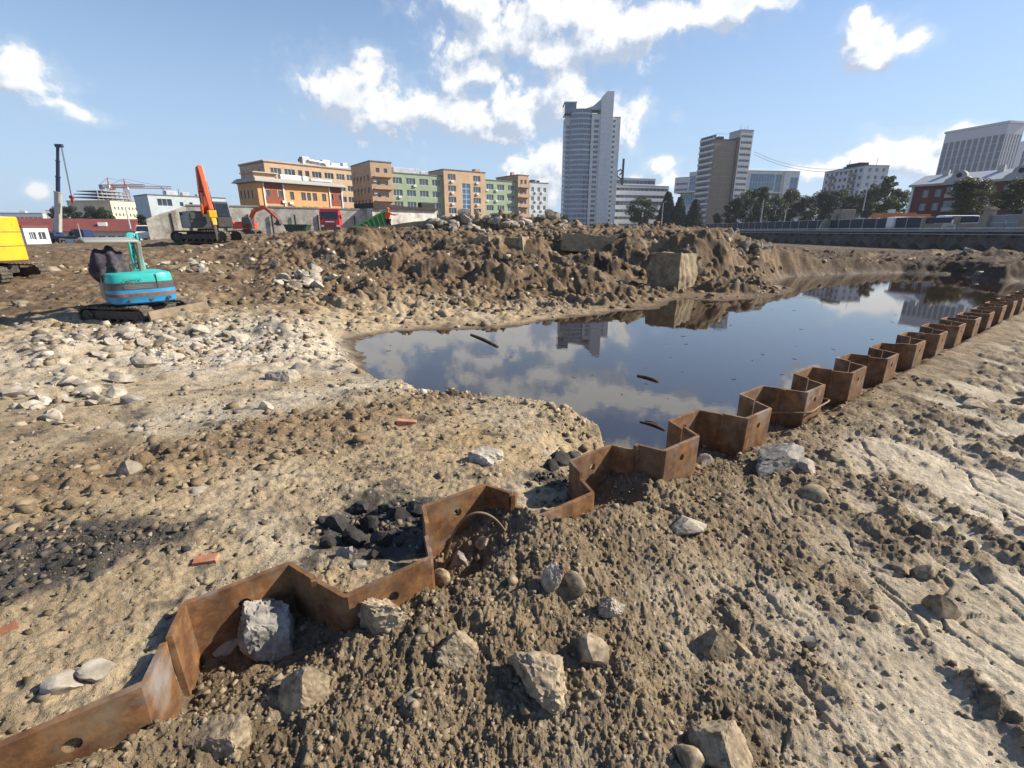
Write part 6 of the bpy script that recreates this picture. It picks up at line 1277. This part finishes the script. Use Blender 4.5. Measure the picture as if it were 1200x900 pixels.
for p1, p2, Y, top, n, lab in (((-40, 250), (50, 252), 400, 249, 16, 'long grey panel apartment block far off at the left edge'), ((54, 250), (108, 250), 420, 246.5, 10, 'long grey panel apartment block behind the crane boom')):
    b = Bld(lab, 'apartment block', p1, Y, p2, Y + 15, -3.0); H = b.h((p1[0] + p2[0]) / 2, top, Y); W = b.W
    b.box(0, W, 0, 12, H, GRYP, front=grid(1, W - 1, n, 2.4, H - 13.5, 3, 4, 1.5, nx=2)); b.part(MB().box((W * .3, 5, H + .9), (4, 3, 1.6)).box((W * .7, 5, H + .9), (4, 3, 1.6)), 'roof_hut', FRW); b.done()
# site walls, fences, street furniture
def wall_thing(name, label, cat, prof, y, m, thick, parts=None):
    """prof: [(px, py_top, Y)] along the wall"""
    P = [at_y(*q) for q in prof]; mb = MB(); o = P[0].copy(); o[2] = 0; root = empty(name, o, label, cat)
    n = len(P); vs = []
    for k, q in enumerate(P):
        d = P[min(k + 1, n - 1)] - P[max(k - 1, 0)]; nn = np.array([d[1], -d[0]]) / np.hypot(d[0], d[1]) * thick / 2
        for s_ in (1, -1): vs += [(q[0] - o[0] + nn[0] * s_, q[1] - o[1] + nn[1] * s_, y), (q[0] - o[0] + nn[0] * s_, q[1] - o[1] + nn[1] * s_, q[2])]
    fs = []
    for k in range(n - 1):
        a, c = 4 * k, 4 * k + 4; fs += [(a, c, c + 1, a + 1), (a + 3, c + 3, c + 2, a + 2), (a + 1, c + 1, c + 3, a + 3), (a, a + 2, c + 2, c)]
    fs += [(0, 1, 3, 2), (4 * n - 4, 4 * n - 2, 4 * n - 1, 4 * n - 3)]
    mb.add(vs, fs); mb.build('wall', m, root); return root, P, o
CW_ = stone_mat('old_concrete_wall', (.26, .245, .21), (.46, .44, .39), bs=.9, dark=(.20, .17, .13), bump=.5, vary=.02)
root, P, o = wall_thing('concrete_wall', 'long stained concrete wall with steel posts behind the machines', 'wall', [(171, 257, 73), (186, 251, 74), (204, 246, 75), (217, 241, 76), (300, 242.5, 81), (370, 244.5, 85), (436, 246.5, 90)], -1.5, CW_, .5)
for px, Y in ((200, 75), (222, 76.4), (263, 78.8), (290, 80.4), (318, 82), (345, 83.5), (372, 85.2), (398, 87), (415, 88.2)):
    q = at_y(px, 252, Y - .5); MB().box((q[0] - o[0], q[1] - o[1], 1.3), (.22, .16, 5.6)).build('steel_post', STEEL, root)
cp = MB()
for k in range(3, 6): cp.bar(P[k] - o + np.array([0, 0, .10]), P[k + 1] - o + np.array([0, 0, .10]), .7, .18)
cp.build('coping', CONG, root)
b = Bld('low whitewashed shed with charred roof edge right of the concrete wall', 'shed', (437, 258), 88, (512, 258), 98, 0.0, 'shed'); H = b.h(437, 244, 88); W = b.W
b.box(0, W, 0, 6, H, stone_mat('peeling_whitewash', (.40, .39, .36), (.62, .61, .57), bs=.8, dark=(.24, .19, .15), bump=.4, vary=.02), front=[(2.2, 3.2, H - 2.3, H - 1.3, dict(nx=1, g=DK_, f=FRB))], roof=None)
b.part(MB().prism([(0, H), (0, H + .9), (W * .45, H + .5), (W, H + .35), (W, H)], 6.6, 'y', off=2.8), 'charred_roof', mat('charred_timber', (.05, .035, .03), .95, var=.4, scale=1.5)); b.part(MB().box((W * .88, 1, H + .8), (3.2, 1.2, 1.2)), 'roof_debris', DK_, .2); b.done()
RET = stone_mat('retaining_concrete', (.085, .078, .07), (.17, .155, .135), bs=.7, dark=(.06, .052, .045), bump=.6, vary=.02)
root, P, o = (empty('retaining_wall', (57.6, 40, 0), 'dark stained retaining wall across the far side of the muddy pit', 'retaining wall'), None, None)
MB().box((0, 55, -1.2), (.7, 210, 5.4)).build('wall', RET, root); MB().box((-.25, 55, 1.62), (1.6, 210, .28)).build('coping', CONG, root)
mb = MB()
for y in np.arange(-46, 158, 3.0): mb.box((-.62, y, 1.15), (.5, .35, .6))
br = mb.build('brackets', RET, root); br['kind'] = 'stuff'
mb = MB(); mb.tube([(-.95, -48, 1.95), (-.95, 55, 1.95), (-.95, 158, 1.95)], .06, 5); mb.tube([(-.95, -48, 1.2), (-.95, 158, 1.2)], .05, 5); mb.build('pipe_rail', PIPEW, root)
NAVY = mat('navy_mesh_panel', (.018, .028, .05), .7, var=.12, scale=.4); POSTM = mat('galvanised_post', (.42, .43, .43), .5, .3)
fr = empty('fence', (60.4, 60, 1.7), 'navy blue panel fence along the top of the retaining wall', 'fence')
def fz(y): return 1.55 + .0 * y
for k in range(26):
    y = 15.5 + 3.2 * k; MB().box((0, y, .95), (.05, 3.1, 1.75)).build('panel', NAVY, fr); MB().box((-.06, y - 1.6, 1.0), (.08, .09, 2.1)).build('post', POSTM, fr)
MB().box((-.06, 55.6, 1.88), (.06, 84, .06)).build('top_rail', POSTM, fr)
BW = wallm('beige_brick_wall', (.30, .25, .19), var=.15, scale=1.2)
bw = empty('brick_wall', (60.4, 60, 1.6), 'beige brick wall with navy panels and two tall pillars, right', 'wall')
for y0, y1 in ((13.9, 8.6), (8.2, 4.6), (-1.2, -7), (-8.2, -30)): MB().box((0, (y0 + y1) / 2, .45), (.4, y0 - y1, 1.05)).build('wall_panel', BW, bw)
for y0, y1 in ((13.6, 9.4), (8.0, 5.4), (-1.6, -6.6), (-8.6, -14), (-14.4, -20)): MB().box((.02, (y0 + y1) / 2, 1.42), (.06, y0 - y1, .75)).build('navy_panel', NAVY, bw)
for y in (4.1, -.8): MB().box((0, y, 1.25), (.9, .9, 2.5)).prism([(-.6, 2.5), (-.6, 2.62), (-.25, 2.9), (.25, 2.9), (.6, 2.62), (.6, 2.5)], 1.2, 'x').xf(Matrix.Identity(4)) if False else MB().box((0, y, 1.25), (.9, .9, 2.5)).box((0, y, 2.58), (1.15, 1.15, .16)).box((0, y, 2.76), (.8, .8, .2)).build('pillar', BW, bw, bevel=.04)
for y in (13.9, 8.4): MB().box((0, y, .9), (.6, .6, 1.8)).build('low_pillar', BW, bw, bevel=.03)
gt = empty('gate', (60.4, 61.65, 1.6), 'grey sheet metal gate between the two tall pillars', 'gate')
for y in (-1.05, 1.05): g0 = MB().box((0, y, 1.0), (.08, 1.95, 1.8)).build('leaf', mat('gate_sheet', (.22, .24, .26), .6, var=.1) if 'gate_sheet' not in MATS else MATS['gate_sheet'], gt); MB().box((-.06, y, 1.0), (.05, 1.95, .07)).box((-.06, y, 1.86), (.05, 1.95, .07)).box((-.06, y, .15), (.05, 1.95, .07)).build('bar', POSTM, g0)
for y, w, lab in ((57.0, 1.0, 'narrow white notice board on the brick wall'), (54.6, 1.6, 'wide white notice board on the brick wall')):
    o = empty('notice_board', (60.1, y, 2.2), lab, 'notice board'); MB().box((0, 0, 0), (.06, w, 1.1)).build('board', FRW, o); MB().box((-.04, 0, .52), (.03, w + .08, .06)).box((-.04, 0, -.52), (.03, w + .08, .06)).build('frame', POSTM, o)
o = empty('framed_panel', (60.1, 69.2, 1.9), 'framed pale panel leaning between the low pillars', 'panel'); MB().box((0, 0, 0), (.08, 1.9, 1.0)).build('sheet', wallm('faded_print', (.36, .33, .28), var=.4, scale=2.0), o); MB().box((-.05, 0, .5), (.05, 2.0, .08)).box((-.05, 0, -.5), (.05, 2.0, .08)).box((-.05, 1, 0), (.05, .08, 1.0)).box((-.05, -1, 0), (.05, .08, 1.0)).build('frame', FRW, o)
p = at_y(981, 262, 96); o = empty('concrete_ruin', (p[0], p[1], 1.6), 'broken grey concrete ruin standing behind the navy fence', 'ruin')
MB().box((1.0, 0, 1.9), (2.6, 2.4, 3.8)).build('standing_block', CONC, o, bevel=.08); MB().prism([(-3.4, 0), (-.6, 0), (-.6, 3.0), (-1.0, 3.1), (-1.4, 1.7), (-2.2, 2.3), (-2.9, 1.4)], .8, 'y').build('broken_wall', CONC, o, bevel=.05); MB().box((1.0, -1.24, 2.2), (1.0, .04, 1.0)).build('patch', CONG, o)
p = at_y(1055, 254, 84); o = empty('orange_beam', (p[0], p[1], 1.6), 'long orange steel beam resting on trestles beyond the fence', 'steel beam', R(-14)); OB = paint('beam_orange', (.55, .16, .03))
MB().box((0, 0, 2.35), (8.4, .5, .55)).box((-1.0, 0, 2.75), (6.2, .3, .2)).build('beam', OB, o); MB().box((-2.2, 0, 1.05), (.4, 1.0, 2.1)).box((2.4, 0, 1.05), (.4, 1.0, 2.1)).build('trestle', STEEL, o); MB().box((-1.4, 0, 3.1), (.9, .5, .6)).build('winch', PIPEW, o)
p = at_y(1090, 262, 70)
for i, (px, Y, w) in enumerate(((1062, 80, 2.2), (1122, 72, 1.8))):
    p = at_y(px, 255, Y); o = empty('parked_van', (p[0], p[1], 1.6), ('white van roof showing over the fence near the orange beam', 'white van roof showing over the brick wall')[i], 'van', R(80)); MB().box((0, 0, 1.25), (1.9, 4.6, 1.7)).build('body', WHITE, o, bevel=.25); MB().box((0, -.2, 1.75), (1.94, 2.8, .5)).build('window', CGLASS, o, bevel=.05)
    for sx in (-.85, .85):
        for y in (-1.4, 1.4): wheel(o, (sx, y, .34), .34, .22)
# lamp posts, far poles, parked cars by the tower
def pole(px, pyb, pyt, Y, label, arm=True, r=.09):
    a = at_y(px, pyb, Y); h = (CAMZ + ray(px, pyt)[2] / ray(px, pyt)[1] * Y) - a[2]; o = empty('street_lamp' if arm else 'utility_pole', a, label, 'street lamp' if arm else 'pole')
    MB().cyl((0, 0, 0), (0, 0, h), r * 1.3, r * .7, n=8).build('post', POSTM, o)
    if arm: MB().tube([(0, 0, h), (.3, 0, h + .35), (1.2, 0, h + .45)], r * .6, 6).build('arm', POSTM, o); MB().box((1.4, 0, h + .42), (.7, .25, .12)).build('lamp_head', DK_, o, bevel=.03)
pole(775, 264, 238, 150, 'lamp post in front of the dark conifers', True, .12); pole(760, 265, 256, 120, 'short post in front of the light green tree', False); pole(891, 262, 233, 130, 'slim white pole in front of the birch', False, .12); pole(919, 260, 247, 110, 'lamp post standing behind the navy fence', True); pole(1011, 247, 215, 115, 'tall lamp post left of the orange beam', True)
pole(96, 281, 262, 88, 'leaning thin pole right of the truck crane', False, .06); pole(153, 268, 244, 95, 'thin utility pole left of the white van', False, .12)
for i, px in enumerate((708, 713, 718)):
    p = at_y(px, 266.3, 190); o = empty('parked_car', (p[0], p[1], p[2] - .1), ('dark car parked at the foot of the glass tower', 'white car parked between a dark and a grey car by the glass tower', 'grey car parked rightmost at the foot of the glass tower')[i], 'car', R(70)); m_ = (DGREY, WHITE, PIPEW)[i]
    MB().prism([(-2.1, .35), (2.1, .35), (2.15, .8), (1.3, .95), (.7, 1.45), (-1.1, 1.45), (-1.9, .95), (-2.15, .85)], 1.7, 'x').build('body', m_, o, bevel=.08); MB().prism([(1.1, .98), (.65, 1.38), (-1.0, 1.38), (-1.6, .98)], 1.74, 'x').build('window', CGLASS, o)
    for sx in (-.8, .8):
        for y in (-1.3, 1.35): wheel(o, (sx, y, .32), .32, .2)
for dz, lab in ((0, 'upper thin power line right of the brown tower'), (-1.2, 'lower thin power line right of the brown tower')):
    a, c = at_y(884, 178, 270), at_y(1012, 196, 222); P = [a + (c - a) * t + np.array([0, 0, dz - 7.0 * 4 * t * (1 - t) * .5]) for t in np.linspace(0, 1, 7)]; tube_thing('power_line', P, .07, DK_, lab, 'power line', 5)
o = empty('barrier', (*at_y(112, 287, 84)[:2], -1.6), 'low pale grey metal barrier left of the concrete wall', 'barrier', R(8)); MB().box((0, 0, 1.5), (9, .12, .8)).build('sheet', PALEB, o)
for k in range(7): MB().box((-4.4 + 1.46 * k, -.1, .8), (.1, .1, 2.0)).build('post', STEEL, o)
# ------------------------------------------------------------------ trees
def leaf_mat(name, c, c2):
    m = bpy.data.materials.new(name); m.use_nodes = True; t = NT(m.node_tree); out = t.n('ShaderNodeOutputMaterial'); p = t.n('ShaderNodeBsdfPrincipled')
    r = t.n('ShaderNodeNewGeometry').outputs['Random Per Island']; t.link(t.ramp(r, [(0, c), (1, c2)]), p.inputs['Base Color']); p.inputs['Roughness'].default_value = .6
    tr = t.n('ShaderNodeBsdfTranslucent'); t.link(t.ramp(r, [(0, c2), (1, c2)]), tr.inputs['Color']); mx = t.n('ShaderNodeMixShader', ins={0: .3}); t.link(p.outputs[0], mx.inputs[1]); t.link(tr.outputs[0], mx.inputs[2]); t.link(mx.outputs[0], out.inputs[0]); return m
LEAF = [leaf_mat('leaf_green', (.022, .042, .012), (.06, .085, .025)), leaf_mat('leaf_dark', (.012, .024, .012), (.035, .05, .022)), leaf_mat('leaf_olive', (.04, .055, .018), (.095, .10, .038))]
BARK = mat('bark', (.10, .08, .06), .95, var=.4, scale=4); BIRCH = mat('birch_bark', (.42, .40, .36), .9, var=.3, scale=3)
def tree_meshes(seed, kind, bark, leaf):
    """unit tree, 1 m tall: conifer, broad or slender"""
    g = np.random.default_rng(seed); tk = MB(); C = []
    tk.tube([(0, 0, 0), (.01, 0, .3), (-.005, .01, .62), (.0, 0, .92)], [.022, .018, .012, .004], 7)
    if kind == 'conifer':
        for i in range(70):
            z = .10 + .88 * (i / 70) ; r = .24 * (1.02 - z) ** .8 + .01; a = i * 2.4; C.append((r * .62 * math.cos(a), r * .62 * math.sin(a), z, .34 * r + .02))
            if i % 3 == 0: tk.tube([(0, 0, z), (r * .8 * math.cos(a), r * .8 * math.sin(a), z - .02)], [.005, .002], 4)
    else:
        w = .36 if kind == 'broad' else .20
        for i in range(60 if kind == 'broad' else 44):
            z = g.uniform(.14, .95); e = w * math.sqrt(max(.05, 1 - ((z - .54) / .45) ** 2)); a = g.uniform(0, 6.28); r = e * g.uniform(.25, 1.0); c = (r * math.cos(a), r * math.sin(a), z); C.append((*c, g.uniform(.06, .125) * (1 if kind == 'broad' else .75)))
            if i % 2 == 0: zb = max(.18, z - .18); tk.tube([(0, 0, zb), (c[0] * .5, c[1] * .5, (zb + z) / 2 + .02), c], [.009, .006, .002], 5)
    V = []; 
    for cx, cy, cz, r in C:
        n = int(40 + 8000 * r * r * (1.3 if kind == 'conifer' else 1.0)); d = g.normal(size=(n, 3)); d /= np.linalg.norm(d, axis=1)[:, None]; q = d * (r * g.uniform(.35, 1.08, n) ** .6)[:, None] * np.array([1, 1, .8]) + np.array([cx, cy, cz])
        s = g.uniform(.013, .028, n); u = g.normal(size=(n, 3)); u /= np.linalg.norm(u, axis=1)[:, None]; v = np.cross(u, g.normal(size=(n, 3))); v /= np.linalg.norm(v, axis=1)[:, None]
        V.append(np.stack([q + u * s[:, None], q + v * (s * .6)[:, None], q - u * s[:, None], q - v * (s * .6)[:, None]], 1).reshape(-1, 3))
    V = np.concatenate(V); F_ = np.arange(len(V)).reshape(-1, 4)
    return tk.mesh('trunk', bark, smooth=True), np_mesh('crown', V, F_, leaf)
TM = {'b1': tree_meshes(1, 'broad', BARK, LEAF[0]), 'b2': tree_meshes(2, 'broad', BARK, LEAF[0]), 'd': tree_meshes(3, 'broad', BARK, LEAF[1]), 'c1': tree_meshes(4, 'conifer', BARK, LEAF[1]), 'c2': tree_meshes(5, 'conifer', BARK, LEAF[1]), 's': tree_meshes(6, 'slender', BIRCH, LEAF[0]), 'o': tree_meshes(7, 'broad', BARK, LEAF[2])}
TREES = [  # px, top, bottom, width px, distance, kind, label
 (752,230,267,36,230,'b1','light green broad tree in front of the white ribbon window offices'),(782,224,267,27,225,'c1','tallest dark conifer left of the brown tower'),(796,230,267,22,222,'c2','dark conifer just right of the tallest conifer'),(814,233,267,24,222,'c1','dark conifer touching the left foot of the brown tower'),
 (862,232,266,30,180,'d','dark bushy tree at the right foot of the brown tower'),(880,221,266,34,182,'b2','broad green tree behind the birch'),(893,218,265,22,170,'s','birch with pale trunk right of the brown tower'),(908,228,265,28,185,'b1','green tree just right of the birch'),(926,222,264,30,190,'o','yellowish green tree below the stepped glass office'),
 (944,230,264,34,178,'d','dark dense tree under the right stepped glass office'),(962,224,263,34,190,'d','tall dark tree left of the white apartment block'),(980,222,262,36,186,'b2','broad tree in front of the white apartment block'),(1000,228,261,34,180,'d','dark tree behind the concrete ruin'),(1020,216,258,30,170,'b1','tree covering the right end of the white apartment block'),
 (1038,206,257,26,160,'s','slender tall tree right of the white apartment block'),(1052,222,256,30,165,'o','low olive tree left of the red brick house'),(1137,209,254,52,100,'o','olive tree hiding the middle of the red brick house'),(1196,208,253,56,90,'o','olive tree cut by the right edge before the brick house'),
 (68,243,270,18,150,'d','small dark tree behind the truck crane boom'),(84,242,270,26,150,'d','rounded dark tree just right of the truck crane boom'),(108,242,268,22,170,'d','dark tree left of the cream building'),(122,243,268,22,170,'b1','green tree before the left corner of the cream building'),(167,252,272,18,130,'d','small dark tree at the left end of the concrete wall'),(88,268,288,14,98,'b1','small bush like tree right of the truck crane'),
 (650,248,268,22,260,'b2','round green tree left of the glass tower'),(662,252,268,14,262,'d','small dark tree touching the left foot of the glass tower'),(840,250,267,14,180,'b1','small tree at the foot of the brown tower')]
for px, pt, pb, w, Y, k, lab in TREES:
    a = at_y(px, (pt + pb) / 2, Y); zt = CAMZ + ray(px, pt)[2] / ray(px, pt)[1] * Y; zb = CAMZ + ray(px, pb)[2] / ray(px, pb)[1] * Y - .5; h = zt - zb; wid = w * (Y * CP) / F
    nat = {'b1': .82, 'b2': .82, 'd': .82, 'o': .82, 's': .50, 'c1': .46, 'c2': .46}[k]; o = empty('tree' if k[0] != 'c' else 'conifer', (a[0], a[1], zb), lab, 'tree', rnd.uniform(0, 6.28)); s = wid / nat; o.scale = (s, s, h)
    link('trunk', TM[k][0], o); link('crown', TM[k][1], o)

# ------------------------------------------------------------------ summer haze over the city
def haze():
    m = bpy.data.materials.new('haze_air'); m.use_nodes = True; t = NT(m.node_tree); out = t.n('ShaderNodeOutputMaterial'); v = t.n('ShaderNodeVolumePrincipled')
    v.inputs['Color'].default_value = (.80, .88, 1.0, 1); v.inputs['Density'].default_value = .00016; v.inputs['Anisotropy'].default_value = .2; t.link(v.outputs[0], out.inputs['Volume'])
    o = MB().box((0, 0, 49), (8800, 8800, 106)).build('haze', m); o['kind'] = 'stuff'; o['label'] = 'thin summer haze paling the far buildings'
haze()
